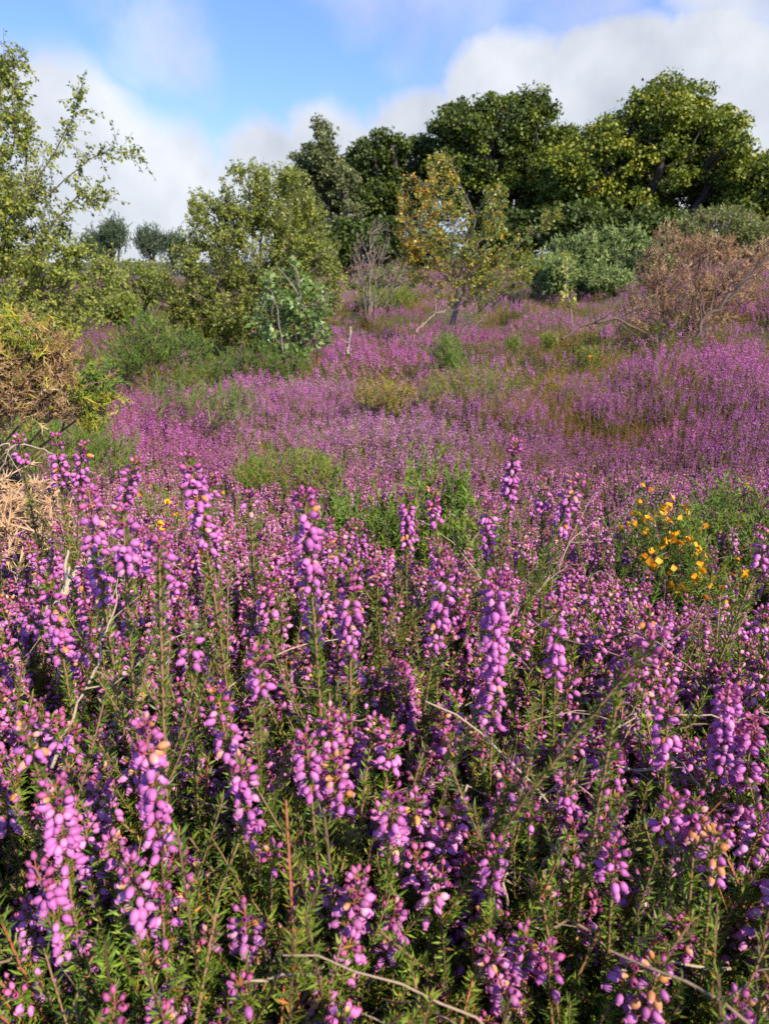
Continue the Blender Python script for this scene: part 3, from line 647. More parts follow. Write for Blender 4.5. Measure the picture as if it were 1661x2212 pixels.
# ------------------------------------------------------------------ shrubs and trees
def lobe(px, row, d, rx, rz, ry=None):
    c = pix(px, row, d); k = math.hypot(d, c[2] - CAMZ) / F
    return (*c, rx * k, (ry if ry is not None else max(rx, rz)) * k if ry is None or ry > 3 else ry, rz * k)
def sample_lobes(lobes, n, rg, shell=0.0):
    L = np.array(lobes); w = (L[:, 3] * L[:, 4] * L[:, 5]) ** .75; i = rg.choice(len(L), n, p=w / w.sum())
    u = norm(rg.normal(size=(n, 3))); r_ = rg.random(n) ** (1 / 3); r_ = shell + (1 - shell) * r_
    return L[i, :3] + u * r_[:, None] * L[i, 3:]
def skeleton(base, lobes, levels, rg, k=.55, arch=.25):
    """levels: (n, nseg, r_start, r_end, wobble, shell).  Returns tube geo and the outermost polylines"""
    base = np.array(base); nodes = base[None] + np.array([[0, 0, .02]]); gg = Geo(); P = None
    for li, (n, ns, r0, r1, wb, sh) in enumerate(levels):
        T = sample_lobes(lobes, n, rg, sh)
        dn = np.linalg.norm(nodes - base, axis=1)
        D = np.linalg.norm(T[:, None] - nodes[None], axis=2) + k * dn[None]
        S = nodes[np.argmin(D + rg.random(D.shape) * .02 * D.mean(), axis=1)]
        t_ = np.linspace(0, 1, ns)[None, :, None]; d = T - S; L = np.linalg.norm(d, axis=1)[:, None, None]
        mid_ = S + d * .5 + np.array([0, 0, 1]) * L[:, :, 0] * arch * rg.uniform(.2, 1.2, (n, 1)) + rg.normal(0, 1, (n, 3)) * L[:, :, 0] * wb
        P = (1 - t_) ** 2 * S[:, None] + 2 * t_ * (1 - t_) * mid_[:, None] + t_ ** 2 * T[:, None]
        P = P + rg.normal(0, 1, P.shape) * L * wb * .22 * np.sin(t_ * np.pi)
        rad = (r0 + (r1 - r0) * t_[:, :, 0]) * np.ones((n, 1)) * np.clip(L[:, :, 0] / L.mean(), .4, 1.5)
        gg.addg(tubes(P, rad, 7 if li == 0 else (5 if li == 1 else 3), rg.uniform(.2, .7, n), rg))
        if li < len(levels) - 1: nodes = np.concatenate([nodes, P[:, 1:].reshape(-1, 3)])
    return gg, P
def leaves_on(P, per, L, rg, shape, droop=.3, up=.6, t0=.25, csp=(.1, .9), spread=1.0, cfn=None, gapf=.0):
    k, n, _ = P.shape; tt = t0 + (1 - t0) * rg.random((k, per)); f = tt * (n - 1); i = np.minimum(f.astype(int), n - 2); fr = (f - i)[..., None]
    A = np.take_along_axis(P, i[..., None].repeat(3, -1), 1); B = np.take_along_axis(P, (i + 1)[..., None].repeat(3, -1), 1)
    C = (A + (B - A) * fr).reshape(-1, 3); T = norm((B - A)).reshape(-1, 3); m = len(C)
    d = norm(T * .6 + rg.normal(size=(m, 3)) * .6 * spread + np.array([0, 0, -droop]))
    nrm = norm(rg.normal(size=(m, 3)) + np.array([0, 0, up]))
    c = rg.uniform(*csp, (k, 1)) * .5 + .5 * rg.uniform(*csp, (k, per)); c = c.reshape(-1)
    if cfn is not None: c = cfn(C, c, rg)
    return rep(shape, frames(d, nrm, L * rg.uniform(.6, 1.2, m), rg), C + d * L * .25, np.clip(c, 0, 1))
BL = leaf(.36, .10, .06); OL = leaf(.42, .08, .08); WL = leaf(.2, .05, .05)
def local(gt, o):
    V, Fc, C, Mi = gt.get() if isinstance(gt, Geo) else gt; return V - np.array(o), Fc, C, Mi
def tree(name, label, cat, base, lobes, levels, leafargs, leafmat, seed, group=None, trunkc=None, k=.55, arch=.25, woodmat='bark', trunks=None, extra=None, crown='crown', trunk='trunk'):
    rg = np.random.default_rng(seed)
    o = thing(name, base, label, cat, group)
    sk, P = skeleton(base, lobes, levels, rg, k, arch)
    if extra is not None:
        e_g, e_P = extra(rg); sk.addg(e_g)
        if e_P is not None: P = [P, e_P]
    P = P if isinstance(P, list) else [P]
    V, Fc, C, Mi = local(sk, base)
    if trunkc is not None: C = np.clip(C * 0 + trunkc + rg.normal(0, .05, len(C)), 0, 1)
    part(trunk, mesh(trunk, (V, Fc, C, Mi), [woodmat]), o)
    gl = Geo()
    for p_ in P: gl.addg(leaves_on(p_, rg=rg, **leafargs))
    part(crown, mesh(crown, local(gl, base), [leafmat], False), o)
    return o
def gb(px, row, d):
    q = pix(px, row, d); return (q[0], q[1], float(gz(q[0], q[1])) - .02)

# left birch, its crown running out of the frame
def stray(points, leafy_n=26):
    def fn(rg):
        gg = Geo(); Pt = []
        for pl in points:
            A = np.array([pix(*q) for q in pl]); t_ = np.linspace(0, 1, len(A)); tt = np.linspace(0, 1, 12)
            C = np.stack([np.interp(tt, t_, A[:, i]) for i in range(3)], -1) + rg.normal(0, .006, (12, 3))
            gg.addg(tubes(C[None], np.linspace(.006, .0015, 12)[None], 5, .4, rg))
            for j in range(3, 12):
                for _ in range(5):
                    dv = norm(rg.normal(size=3) + np.array([.5, 0, .2])) * rg.uniform(.04, .19)
                    Pt.append(C[j] + np.linspace(0, 1, 6)[:, None] * dv)
        Pt = np.array(Pt); gg.addg(tubes(Pt, np.full(Pt.shape[:2], .0012), 3, .5, rg)); return gg, Pt
    return fn
d = 5.2
lb = [lobe(-120, 330, d, 120, 180), lobe(-60, 470, d, 170, 120), lobe(60, 520, d, 110, 90), lobe(130, 620, d, 150, 90), lobe(-60, 640, d, 200, 110), lobe(30, 350, d, 62, 110), lobe(10, 220, d, 40, 80), lobe(200, 570, d, 70, 60), lobe(-300, 450, d, 200, 200), lobe(120, 690, d - .4, 110, 50)]
tree('birch_tree', 'broad olive-green birch reaching out of the left edge, with one bare branch pointing right', 'tree', gb(-120, 800, d), lb,
     [(9, 10, .016, .005, .10, .1), (140, 8, .0045, .002, .12, .2), (5200, 6, .0015, .0006, .18, .15)], dict(per=12, L=.0255, t0=.05, spread=1.3, shape=BL, droop=.55, up=.3, csp=(.05, .95)), 'birch', 71,
     extra=stray([[(20, 470, d), (110, 420, d), (180, 350, d), (240, 322, d), (302, 333, d)], [(30, 330, d), (40, 220, d), (20, 170, d), (48, 112, d)], [(60, 430, d), (120, 330, d), (160, 250, d), (172, 205, d)], [(100, 500, d), (170, 420, d), (225, 430, d)], [(-30, 260, d), (0, 180, d), (10, 130, d)]]))
# middle birch thicket
d = 6.9
lb = [lobe(545, 420, d, 62, 75), lobe(600, 430, d, 55, 75), lobe(470, 500, d, 75, 75), lobe(560, 530, d, 120, 90), lobe(670, 500, d, 60, 60), lobe(425, 600, d, 85, 80), lobe(560, 650, d, 160, 80), lobe(690, 600, d, 62, 90), lobe(430, 440, d, 25, 35), lobe(430, 690, d, 80, 45), lobe(530, 710, d, 100, 40), lobe(380, 650, d, 50, 40), lobe(640, 420, d, 40, 60)]
tree('birch_tree', 'olive-green birch thicket of middling height between the left birch and the oaks', 'tree', gb(560, 745, d), lb,
     [(10, 10, .022, .008, .10, .1), (130, 8, .006, .003, .12, .2), (5200, 6, .0016, .0007, .16, .15)], dict(per=12, L=.0265, t0=.05, spread=1.3, shape=BL, droop=.4, up=.3, csp=(.05, .92)), 'birch', 72)
d = 5.2
lb = [lobe(620, 610, d, 50, 55), lobe(600, 690, d, 60, 60), lobe(660, 720, d, 55, 55), lobe(690, 660, d, 35, 50), lobe(630, 750, d, 40, 30)]
tree('birch_sapling', 'small birch with pale shining leaves in front of the thicket', 'tree', gb(630, 800, d), lb,
     [(5, 8, .010, .004, .08, .1), (30, 6, .004, .002, .12, .2), (150, 5, .002, .001, .15, .3)], dict(per=9, L=.046, shape=BL, droop=.2, up=.5, csp=(.1, 1)), 'pale', 73)
# golden birch
d = 8.0
def goldc(C, c, rg):
    px, row = proj(C[:, 0], C[:, 1], C[:, 2]); g_ = sstep((1010 - px) / 150) * .42 + .05
    c = c * .45 + .10; hot = rg.random(len(c)) < (.10 + g_ * 1.0); return np.where(hot, rg.uniform(.45, 1.0, len(c)), c + .1 * g_)
lb = [lobe(945, 400, d, 42, 75), lobe(900, 480, d, 50, 70), lobe(975, 500, d, 50, 80), lobe(900, 560, d, 45, 45), lobe(1050, 540, d, 65, 55), lobe(1080, 590, d, 80, 45), lobe(1010, 620, d, 70, 40), lobe(1070, 450, d, 28, 55), lobe(1140, 560, d, 35, 40), lobe(880, 410, d, 22, 30)]
tree('birch_tree', 'small birch with yellow and orange autumn leaves and a white forked trunk', 'tree', gb(962, 690, d), lb,
     [(5, 10, .012, .0035, .05, .1), (60, 8, .0035, .0015, .12, .2), (1100, 6, .0015, .0007, .16, .25)], dict(per=12, L=.030, spread=1.3, shape=BL, droop=.4, up=.3, csp=(.0, 1), cfn=goldc), 'gold', 74, trunkc=.66,
     extra=stray([[(1090, 560, d), (1140, 510, d), (1175, 480, d), (1200, 462, d)]]))

# oaks: clumped crowns
def bumpy(lobes, rg, n=7):
    """smaller boughs round the edge of each big lobe"""
    out = [(l[0], l[1], l[2], l[3] * .86, l[4] * .86, l[5] * .86) for l in lobes]
    for l in lobes:
        l = np.array(l)
        for _ in range(n):
            u = norm(rg.normal(size=3)); u[2] = abs(u[2]) if rg.random() < .6 else u[2]; k_ = rg.uniform(.20, .34)
            out.append((*(l[:3] + u * l[3:] * rg.uniform(.72, .98)), *(l[3:] * k_)))
    return out
def oak(label, base, lobes, nclump, perc, L, mat, seed, clr=.42, cs=(.0, .75), trunk_r=.28, name='oak_tree', group='trees along the skyline'):
    rg = np.random.default_rng(seed)
    o = thing(name, base, label, 'tree', group); lobes = bumpy(lobes, rg)
    sk, P = skeleton(base, lobes, [(9, 9, trunk_r * .8, trunk_r * .28, .08, .1), (70, 7, trunk_r * .28, trunk_r * .1, .12, .3), (nclump, 5, trunk_r * .08, trunk_r * .03, .12, .55)], rg, .6, .18)
    tv_, tf_, tc_, tm_ = local(sk, base); part('trunk', mesh('trunk', (tv_, tf_, tc_ * .35, tm_), ['bark']), o)
    cen = P[:, -1]; cen = cen + rg.normal(0, .05, cen.shape)
    i = np.repeat(np.arange(len(cen)), perc); m = len(i)
    q = rg.normal(size=(m, 3)); q = norm(q) * (rg.random(m) ** .45)[:, None]
    rr = clr * rg.uniform(.55, 1.3, len(cen))[i][:, None]
    V = cen[i] + q * rr * np.array([1, 1, .75])
    nrm = norm(q + np.array([0, 0, .7]) + rg.normal(0, .5, (m, 3))); dd = norm(rg.normal(size=(m, 3)) + np.array([0, 0, -.2]))
    c = rg.uniform(*cs, len(cen))[i] * .6 + .4 * rg.uniform(*cs, m)
    part('crown', mesh('crown', local(rep(OL, frames(dd, nrm, L * rg.uniform(.6, 1.25, m), rg), V, np.clip(c, 0, 1)), base), [mat], False), o)
    return o
d = 29
oak('large round oak at the right with yellow-green top leaves', gb(1400, 560, d), [lobe(1405, 275, d, 100, 80, 2.2), lobe(1400, 400, d, 190, 90, 3.4), lobe(1500, 300, d, 80, 70, 2.2), lobe(1600, 400, d, 60, 60, 2), lobe(1330, 340, d, 90, 75, 2.4), lobe(1440, 350, d, 130, 100, 2.8), lobe(1530, 330, d, 65, 80, 2), lobe(1270, 400, d, 80, 70, 2.2), lobe(1560, 410, d, 75, 65, 2.2), lobe(1320, 450, d, 110, 45, 2.5), lobe(1200, 380, d, 50, 60, 1.6)], 1300, 80, .125, 'oak', 81, .40, (.25, 1.0))
d = 32
oak('tall dark green oak beside the large round one', gb(1100, 560, d), [lobe(1110, 275, d, 90, 62, 2), lobe(1000, 285, d, 62, 50, 1.6), lobe(1050, 330, d, 110, 60, 2.2), lobe(1160, 340, d, 60, 70, 2), lobe(1100, 430, d, 110, 60, 2.2), lobe(960, 280, d, 30, 28, 1), lobe(985, 390, d, 50, 70, 1.6), lobe(1200, 440, d, 70, 50, 1.8), lobe(1215, 340, d, 45, 60, 1.5)], 860, 80, .125, 'oak', 82, .40, (.1, .75))
d = 33
oak('round dark oak left of the tallest oaks', gb(830, 560, d), [lobe(815, 350, d, 60, 46, 1.6), lobe(880, 365, d, 60, 55, 1.5), lobe(840, 430, d, 80, 60, 1.8), lobe(770, 390, d, 30, 50, 1)], 460, 80, .125, 'oak', 83, .38, (.0, .6))
oak('slim grey-green tree with a narrow tip at the left end of the oaks', gb(700, 560, 30), [lobe(700, 305, 30, 18, 35, .7), lobe(690, 370, 30, 50, 48, 1.4), lobe(730, 400, 30, 40, 50, 1.3), lobe(660, 420, 30, 40, 60, 1.3), lobe(720, 470, 30, 60, 50, 1.5)], 340, 80, .11, 'oakgrey', 84, .30, (.1, .8), .18, 'alder_tree')
oak('yellow-green oak running out of the right edge', gb(1640, 560, 27), [lobe(1640, 400, 27, 70, 55, 2), lobe(1720, 440, 27, 90, 90, 2.4), lobe(1610, 460, 27, 50, 40, 1.4)], 520, 80, .125, 'oak', 85, .40, (.2, 1.0))
for sx, (px, rw, rx, rz, lab) in enumerate([(1230, 490, 90, 45, 'dark hedge-like bush under the gap between the two big oaks'), (1090, 520, 100, 50, 'dark bush under the tall dark green oak'), (870, 520, 120, 50, 'dark bush behind the golden birch'), (700, 540, 90, 45, 'dark bush under the slim grey-green tree'), (1390, 500, 110, 40, 'dark bush under the large round oak')]):
    oak(lab, gb(px, 570, 26), [lobe(px, rw, 26, rx, rz, 1.2)], 120, 70, .13, 'oak', 90 + sx, .36, (.0, .5), .08, 'hawthorn_bush', 'bushes under the oaks')

# generic tufted shrub (gorse, pine, dead gorse): shoots set with spines
def shoot(L, sp, dens, rg, wid=1.0, cb=(.2, .4), curve=.3, ang=(.5, 1.2)):
    t_ = np.linspace(0, 1, 5)[:, None]; a = rg.uniform(0, 6.28)
    P = t_ * np.array([0, 0, L]) + t_ ** 2 * np.array([math.cos(a), math.sin(a), 0]) * L * curve * rg.random()
    n_ = int(dens * L / sp); tt = rg.random(n_) * .98; C = np.stack([np.interp(tt, t_[:, 0], P[:, i]) for i in range(3)], -1)
    an = rg.uniform(ang[0], ang[1], n_) * (1 - .5 * tt ** 3); az = rg.uniform(0, 6.28, n_)
    d = np.stack([np.cos(az) * np.sin(an), np.sin(az) * np.sin(an), np.cos(an)], -1)
    g_ = Geo().add(*rep(SPINE, frames(d, None, sp * rg.uniform(.5, 1.25, n_) * (1 - .35 * tt), rg) * np.array([wid, wid, 1.0])[None, None, :], C, rg.uniform(-.07, .07, n_) + (tt - .5) * .06))
    g_.add(*tubes(P[None], np.linspace(sp * .07, sp * .03, 5)[None], 3, .0, rg))
    return g_.get()
def gorse(name, label, cat, base, lobes, n, L, sp, dens, cfn, mat, seed, group=None, nb=40, rb=.006, up=.8, flowers=0, fsel=None, fs=.011, woodmat='twig', sub=3, shell=.6, fol='foliage', wid=1.0, wc=None):
    rg = np.random.default_rng(seed); base = np.array(base); o = thing(name, base, label, cat, group)
    sk, P = skeleton(base, lobes, [(max(4, nb // 6), 8, rb * .8, rb * .3, .1, .1), (nb, 6, rb * .4, rb * .2, .14, .3), (n, 5, rb * .2, rb * .1, .16, shell)], rg, .5, .2)
    sv_, sf_, sc_, sm_ = local(sk, base); part('stem', mesh('stem', (sv_, sf_, sc_ if wc is None else sc_ * 0 + wc, sm_), [woodmat]), o)
    gl = Geo(); E = P[:, -1]; T = norm(P[:, -1] - P[:, -2])
    var = [shoot(L * rg.uniform(.7, 1.2), sp, dens, rg, wid) for _ in range(8)]
    E2 = np.repeat(E, sub, 0) + rg.normal(0, L * .35, (len(E) * sub, 3)); T2 = norm(np.repeat(T, sub, 0) * .7 + rg.normal(0, .45, (len(E) * sub, 3)) + np.array([0, 0, up]))
    which = rg.integers(0, 8, len(E2)); s_ = rg.uniform(.65, 1.15, len(E2)); cc = cfn(E2, rg)
    for v in range(8):
        q = which == v
        if q.any(): gl.addg(rep(var[v], frames(T2[q], None, s_[q], rg), E2[q] - T2[q] * L * .5, cc[q]))
    part(fol, mesh(fol, local(gl, base), [mat], False), o)
    if flowers:
        px, row = proj(E2[:, 0], E2[:, 1], E2[:, 2]); ok = np.arange(len(E2)) if fsel is None else np.where(fsel(px, row))[0]
        if len(ok):
            sel = rg.choice(ok, min(flowers, len(ok)), replace=False)
            pet = Geo()
            for (dx, dz, tl, w) in ((0, .3, 1.0, .5), (.5, .1, .8, .32), (-.5, .1, .8, .32), (0, -.6, .7, .3)):
                dv = norm(np.array([[dx * .8, 1.0, dz]])); pet.addg(rep(leaf(w, .16, .2), frames(dv, np.array([[0, -.3, 1.0]]), tl, rg), np.zeros((1, 3))))
            pet = pet.get()
            for k_ in range(min(len(sel), 90)):
                cnt = rg.integers(1, 3); pp = E2[sel[k_]] + T2[sel[k_]] * L * .3 + rg.normal(0, fs * .5, (cnt, 3))
                pv = norm(rg.normal(size=(cnt, 3)) + np.array([.2, -.3, .5]))
                ff = rep(pet, frames(pv, None, fs * rg.uniform(.7, 1.2, cnt), rg), pp, rg.random(cnt))
                fo = part('flower', mesh('flower', local(ff, base), ['yellow'], False), o)
    return o
cg = lambda lo, hi: (lambda E, rg: rg.uniform(lo, hi, len(E)))
def left_gorse_c(E, rg):
    px, row = proj(E[:, 0], E[:, 1], E[:, 2]); v = np.where(rg.random(len(E)) < .3, .72, .50)
    v = np.where((row > 765) & (px < 165), .86, v); v = np.where((px > 165), .47, v); v = np.where((px > 185) & (row < 850), .30, v); v = np.where((px > 95) & (row < 780) & (row > 720), .78, v)
    v = np.where(row > 860, np.where(px < 170, .9, .50), v); v = np.where(rg.random(len(E)) < .12, rg.uniform(.1, .9, len(E)), v)
    return np.clip(v + rg.normal(0, .10, len(E)), 0, 1)
d = 1.38
gorse('gorse_bush', 'spiny gorse branch at the left edge, yellow-green above and scorched brown below', 'gorse', gb(-420, 1000, d), [lobe(-20, 730, d, 100, 50, .12), lobe(50, 735, d, 85, 45, .09), lobe(20, 800, d, 130, 50, .12), lobe(90, 850, d, 95, 48, .1), lobe(190, 850, d, 50, 52, .07), lobe(225, 820, d, 26, 28, .04), lobe(-100, 850, d, 120, 90, .15), lobe(190, 900, d, 22, 18, .03), lobe(120, 770, d, 50, 40, .05)], 820, .036, .0175, 9, left_gorse_c, 'gorse', 201, nb=60, rb=.005, up=.2, sub=3, shell=.3, wid=1.1)
d = .86
gorse('dead_gorse', 'dry straw-coloured dead gorse spines at the left edge beneath the living branch', 'gorse', gb(-120, 1250, d), [lobe(0, 1085, d, 95, 34, .06), lobe(60, 1075, d, 60, 26, .05), lobe(10, 1150, d, 80, 40, .06), lobe(100, 1110, d, 30, 20, .04)], 80, .05, .017, 7, cg(.45, 1), 'deadg', 202, nb=20, rb=.004, up=.15, sub=2, shell=.2)
gorse('gorse_bush', 'low bright green gorse patch with brown middle, left of the centre', 'gorse', gb(620, 1040, 1.95), [lobe(620, 1010, 1.95, 95, 28, .18), lobe(690, 1025, 1.85, 45, 24, .1), lobe(550, 1030, 1.9, 40, 20, .1)], 260, .05, .013, 8, lambda E, rg: np.where(rg.random(len(E)) < .2, rg.uniform(.6, .9, len(E)), rg.uniform(.26, .46, len(E))), 'gorse', 203, nb=40, rb=.004, up=1.2)
gorse('gorse_shoot', 'fresh bright green gorse shoots standing right of the central thick spike', 'gorse', gb(930, 1230, .92), [lobe(925, 1080, .92, 60, 40, .05), lobe(1000, 1140, .92, 60, 40, .05), lobe(920, 1150, .92, 60, 50, .05)], 80, .055, .0125, 11, cg(.22, .42), 'gorse', 204, nb=14, rb=.002, up=2.2, sub=2, wid=1.5)
gorse('gorse_shoot', 'dark green gorse shoots between the slanting spike and the heather in front', 'gorse', gb(770, 1240, .90), [lobe(765, 1150, .90, 65, 45, .05), lobe(840, 1180, .9, 30, 40, .04)], 55, .055, .0125, 11, cg(.12, .38), 'gorse', 205, nb=10, rb=.002, up=2.2, sub=2, wid=1.5)
gorse('gorse_bush', 'low gorse with a scatter of orange-yellow flowers at right', 'gorse', gb(1440, 1290, 1.08), [lobe(1430, 1165, 1.1, 75, 50, .08), lobe(1450, 1240, 1.0, 100, 45, .08), lobe(1540, 1280, 1.0, 70, 35, .07)], 130, .055, .012, 9, cg(.15, .42), 'gorse', 206, nb=24, rb=.002, up=1.6, sub=2, flowers=88, fs=.0125, wid=1.3, fsel=lambda px, row: (px < 1590) & ((px - 1365) * .55 + 1115 - row < 60) & (np.abs((px - 1365) * .75 + 1130 - row) < 95))
gorse('gorse_bush', 'pale green spiny gorse near the right edge with a few orange-yellow flowers', 'gorse', gb(1610, 1200, 1.4), [lobe(1600, 1120, 1.4, 95, 40, .12), lobe(1560, 1180, 1.25, 90, 40, .1), lobe(1660, 1170, 1.3, 50, 60, .1)], 170, .06, .015, 8, cg(.2, .45), 'gorse', 207, nb=30, rb=.002, up=1.4, sub=2, flowers=9, fs=.013, wid=1.4)
gorse('gorse_bush', 'small gorse tuft with yellow flowers behind the tall tan-tipped spike', 'gorse', gb(390, 1150, 1.15), [lobe(345, 1090, 1.15, 28, 25, .05), lobe(415, 1100, 1.15, 30, 22, .05)], 24, .05, .012, 8, cg(.2, .4), 'gorse', 208, nb=10, rb=.003, up=1.5, sub=2, flowers=16, fs=.013)
gorse('gorse_bush', 'bright green gorse below the overhanging branch at left', 'gorse', gb(60, 1050, 1.9), [lobe(60, 955, 1.85, 150, 40, .2), lobe(230, 975, 1.9, 50, 30, .12)], 230, .055, .014, 8, cg(.18, .42), 'gorse', 209, nb=40, rb=.004, up=1.2)
gorse('gorse_bush', 'upright green gorse bush in the middle of the purple slope', 'gorse', gb(970, 800, 4.8), [lobe(965, 765, 4.8, 30, 34, .12), lobe(985, 790, 4.7, 28, 22, .1)], 130, .09, .022, 7, cg(.18, .42), 'gorse', 210, nb=20, rb=.006, up=1.2)
gorse('gorse_bush', 'low olive gorse mixed with brown below the upright gorse bush', 'gorse', gb(1010, 850, 4.0), [lobe(1030, 830, 4.0, 95, 28, .3), lobe(960, 850, 3.9, 70, 22, .2)], 210, .07, .018, 7, lambda E, rg: np.where(rg.random(len(E)) < .35, rg.uniform(.65, .95, len(E)), rg.uniform(.25, .45, len(E))), 'gorse', 211, nb=30, rb=.005, up=1.0)
gorse('gorse_bush', 'small brownish gorse left of the olive one on the slope', 'gorse', gb(830, 870, 3.8), [lobe(830, 850, 3.8, 55, 22, .15)], 130, .07, .018, 7, lambda E, rg: rg.uniform(.3, .95, len(E)), 'gorse', 212, nb=16, rb=.005, up=1.0)
gorse('gorse_bush', 'olive gorse at the foot of the dead brown bush', 'gorse', gb(1480, 850, 4.6), [lobe(1480, 815, 4.6, 65, 32, .3), lobe(1440, 840, 4.5, 50, 25, .2)], 240, .08, .02, 7, lambda E, rg: np.where(rg.random(len(E)) < .5, rg.uniform(.65, .95, len(E)), rg.uniform(.2, .45, len(E))), 'gorse', 213, nb=24, rb=.006, up=1.0)
gorse('gorse_bush', 'blue-green gorse bush beneath the left birch', 'gorse', gb(330, 790, 4.6), [lobe(320, 730, 4.6, 60, 45, .25), lobe(400, 750, 4.6, 50, 30, .2), lobe(270, 770, 4.5, 40, 30, .2)], 260, .10, .022, 8, cg(.05, .42), 'gorse', 214, nb=24, rb=.006, up=.8, wid=1.3)
gorse('gorse_bush', 'bright green low gorse in front of the birch thicket', 'gorse', gb(560, 800, 5.0), [lobe(540, 765, 5.0, 60, 20, .2), lobe(600, 780, 4.9, 60, 20, .2), lobe(470, 790, 4.7, 40, 20, .2)], 160, .08, .02, 8, cg(.05, .36), 'gorse', 215, nb=24, rb=.006, up=.8, wid=1.3)
gorse('gorse_bush', 'thin dark green gorse sprays left of the pale heather', 'gorse', gb(420, 900, 3.3), [lobe(400, 850, 3.3, 70, 35, .2), lobe(500, 870, 3.2, 50, 30, .2)], 90, .08, .02, 6, cg(.1, .38), 'gorse', 216, nb=24, rb=.005, up=1.4)
for k_, (px, rw, d_, rx, rz, lab) in enumerate([(1110, 738, 6.2, 14, 10, 'tiny yellow-green gorse cushion on the dark heather at the middle of the slope'), (1186, 735, 6.2, 12, 9, 'tiny bright gorse cushion with an orange speck right of the dark heather'), (840, 640, 12, 60, 14, 'pale green cushion of gorse behind the heather, left of the golden birch'), (1270, 765, 5.4, 22, 12, 'small yellow-flowered weed tuft on the brown ling')]):
    gorse('gorse_bush', lab, 'gorse', gb(px, rw + 20, d_), [lobe(px, rw, d_, rx, rz)], 50 if d_ < 10 else 200, .07 if d_ < 10 else .14, .02 if d_ < 10 else .04, 6, cg(.25, .5), 'gorse', 220 + k_, nb=10, rb=.004, up=1.0, flowers=(0, 0, 0, 7)[k_], fs=.03)
# dead brown gorse on the right
d = 6.4
gorse('dead_gorse', 'big dead brown gorse bush with leaning bare stems on the right', 'gorse', gb(1460, 750, d), [lobe(1440, 520, d, 36, 26, .2), lobe(1490, 545, d, 40, 30, .2), lobe(1540, 535, d, 34, 26, .25), lobe(1600, 570, d, 50, 28, .3), lobe(1650, 545, d, 30, 24, .2), lobe(1415, 575, d, 34, 30, .2), lobe(1470, 610, d, 60, 34, .35), lobe(1570, 625, d, 60, 34, .35), lobe(1400, 650, d, 45, 22, .2), lobe(1500, 680, d, 70, 24, .3), lobe(1370, 690, d, 30, 12, .15)], 800, .085, .028, 8, cg(.1, 1), 'deadg', 230, nb=110, rb=.009, up=.7, sub=2, shell=.5, woodmat='twig', wid=1.3, wc=.08)

# blue-green bushes behind, pines, willow
for k_, (px, rw, d_, rx, rz, lab) in enumerate([(1250, 560, 15, 60, 42, 'rounded blue-green gorse bush left of the dead brown bush, beyond the slope'), (1340, 555, 15, 55, 50, 'taller blue-green gorse bush directly behind the dead brown bush'), (1195, 595, 14, 40, 28, 'low blue-green gorse bush beside the golden birch'), (1300, 605, 14, 60, 22, 'low blue-green gorse bush at the top of the heather slope'), (1400, 580, 14.5, 40, 40, 'blue-green gorse bush half hidden by the dead brown bush')]):
    gorse('gorse_bush', lab, 'gorse', gb(px, 640, d_), bumpy([lobe(px, rw, d_, rx, rz, .6)], np.random.default_rng(k_), 9), 420, .20, .07, 7, cg(.0, 1.0), 'farg', 240 + k_, 'blue-green gorse bushes beyond the slope', nb=24, rb=.012, up=.5, sub=3, wid=2.4, shell=.8)
for k_, (px, rw, d_, rx, rz, lab) in enumerate([(330, 520, 55, 38, 32, 'distant rounded pine between the left birch and the thicket'), (378, 530, 55, 26, 30, 'distant pine half hidden behind the birch thicket'), (250, 505, 50, 24, 28, 'distant pine just right of the left birch'), (215, 530, 50, 30, 30, 'distant pine half hidden behind the left birch')]):
    gorse('pine_tree', lab, 'tree', (*pix(px, 575, d_)[:2], -.1), bumpy([lobe(px, rw + 6, d_, rx * .8, rz * .7)] + [lobe(px + q_ * rx * .4, rw - rz * (.5 - .25 * abs(q_)), d_, rx * .16, rz * .45) for q_ in (-1.6, -.6, .3, 1.4)], np.random.default_rng(k_ + 5), 3), 190, .7, .17, 6, cg(.0, .4), 'pine', 250 + k_, 'distant pines', nb=24, rb=.12, up=.7, sub=3, woodmat='bark', fol='crown', wid=2.0)
tree('willow_bush', 'pale yellow-green willow bush behind the dead brown bush', 'tree', gb(1560, 600, 19), [lobe(1560, 490, 19, 95, 42, 1.0), lobe(1620, 520, 19, 70, 40, 1), lobe(1480, 510, 19, 50, 30, .8)],
     [(12, 6, .04, .02, .1, .1), (100, 6, .015, .006, .1, .2), (900, 5, .006, .003, .12, .5)], dict(per=16, L=.085, shape=WL, droop=.1, up=.4, csp=(0, 1)), 'willow', 260)
for k_, (px, rw, d_, rx, rz, lab) in enumerate([(300, 610, 11, 70, 45, 'dull green birch scrub seen between the left birch and the thicket'), (240, 660, 9, 60, 35, 'dull green scrub at the foot of the left birch')]):
    tree('birch_bush', lab, 'tree', gb(px, 680, d_), [lobe(px, rw, d_, rx, rz)], [(8, 6, .02, .01, .1, .1), (60, 6, .008, .004, .1, .2), (350, 5, .003, .002, .12, .4)], dict(per=9, L=.05, shape=BL, droop=.2, up=.4, csp=(0, .8)), 'birch', 262 + k_)
tree('willow_bush', 'pale olive scrub left of the golden birch trunk', 'tree', gb(850, 640, 13), [lobe(850, 600, 13, 60, 26, .5), lobe(790, 615, 13, 40, 20, .4)],
     [(8, 6, .02, .01, .1, .1), (60, 6, .01, .004, .1, .2), (300, 5, .004, .003, .12, .5)], dict(per=12, L=.06, shape=WL, droop=.1, up=.4, csp=(0, .7)), 'willow', 266)
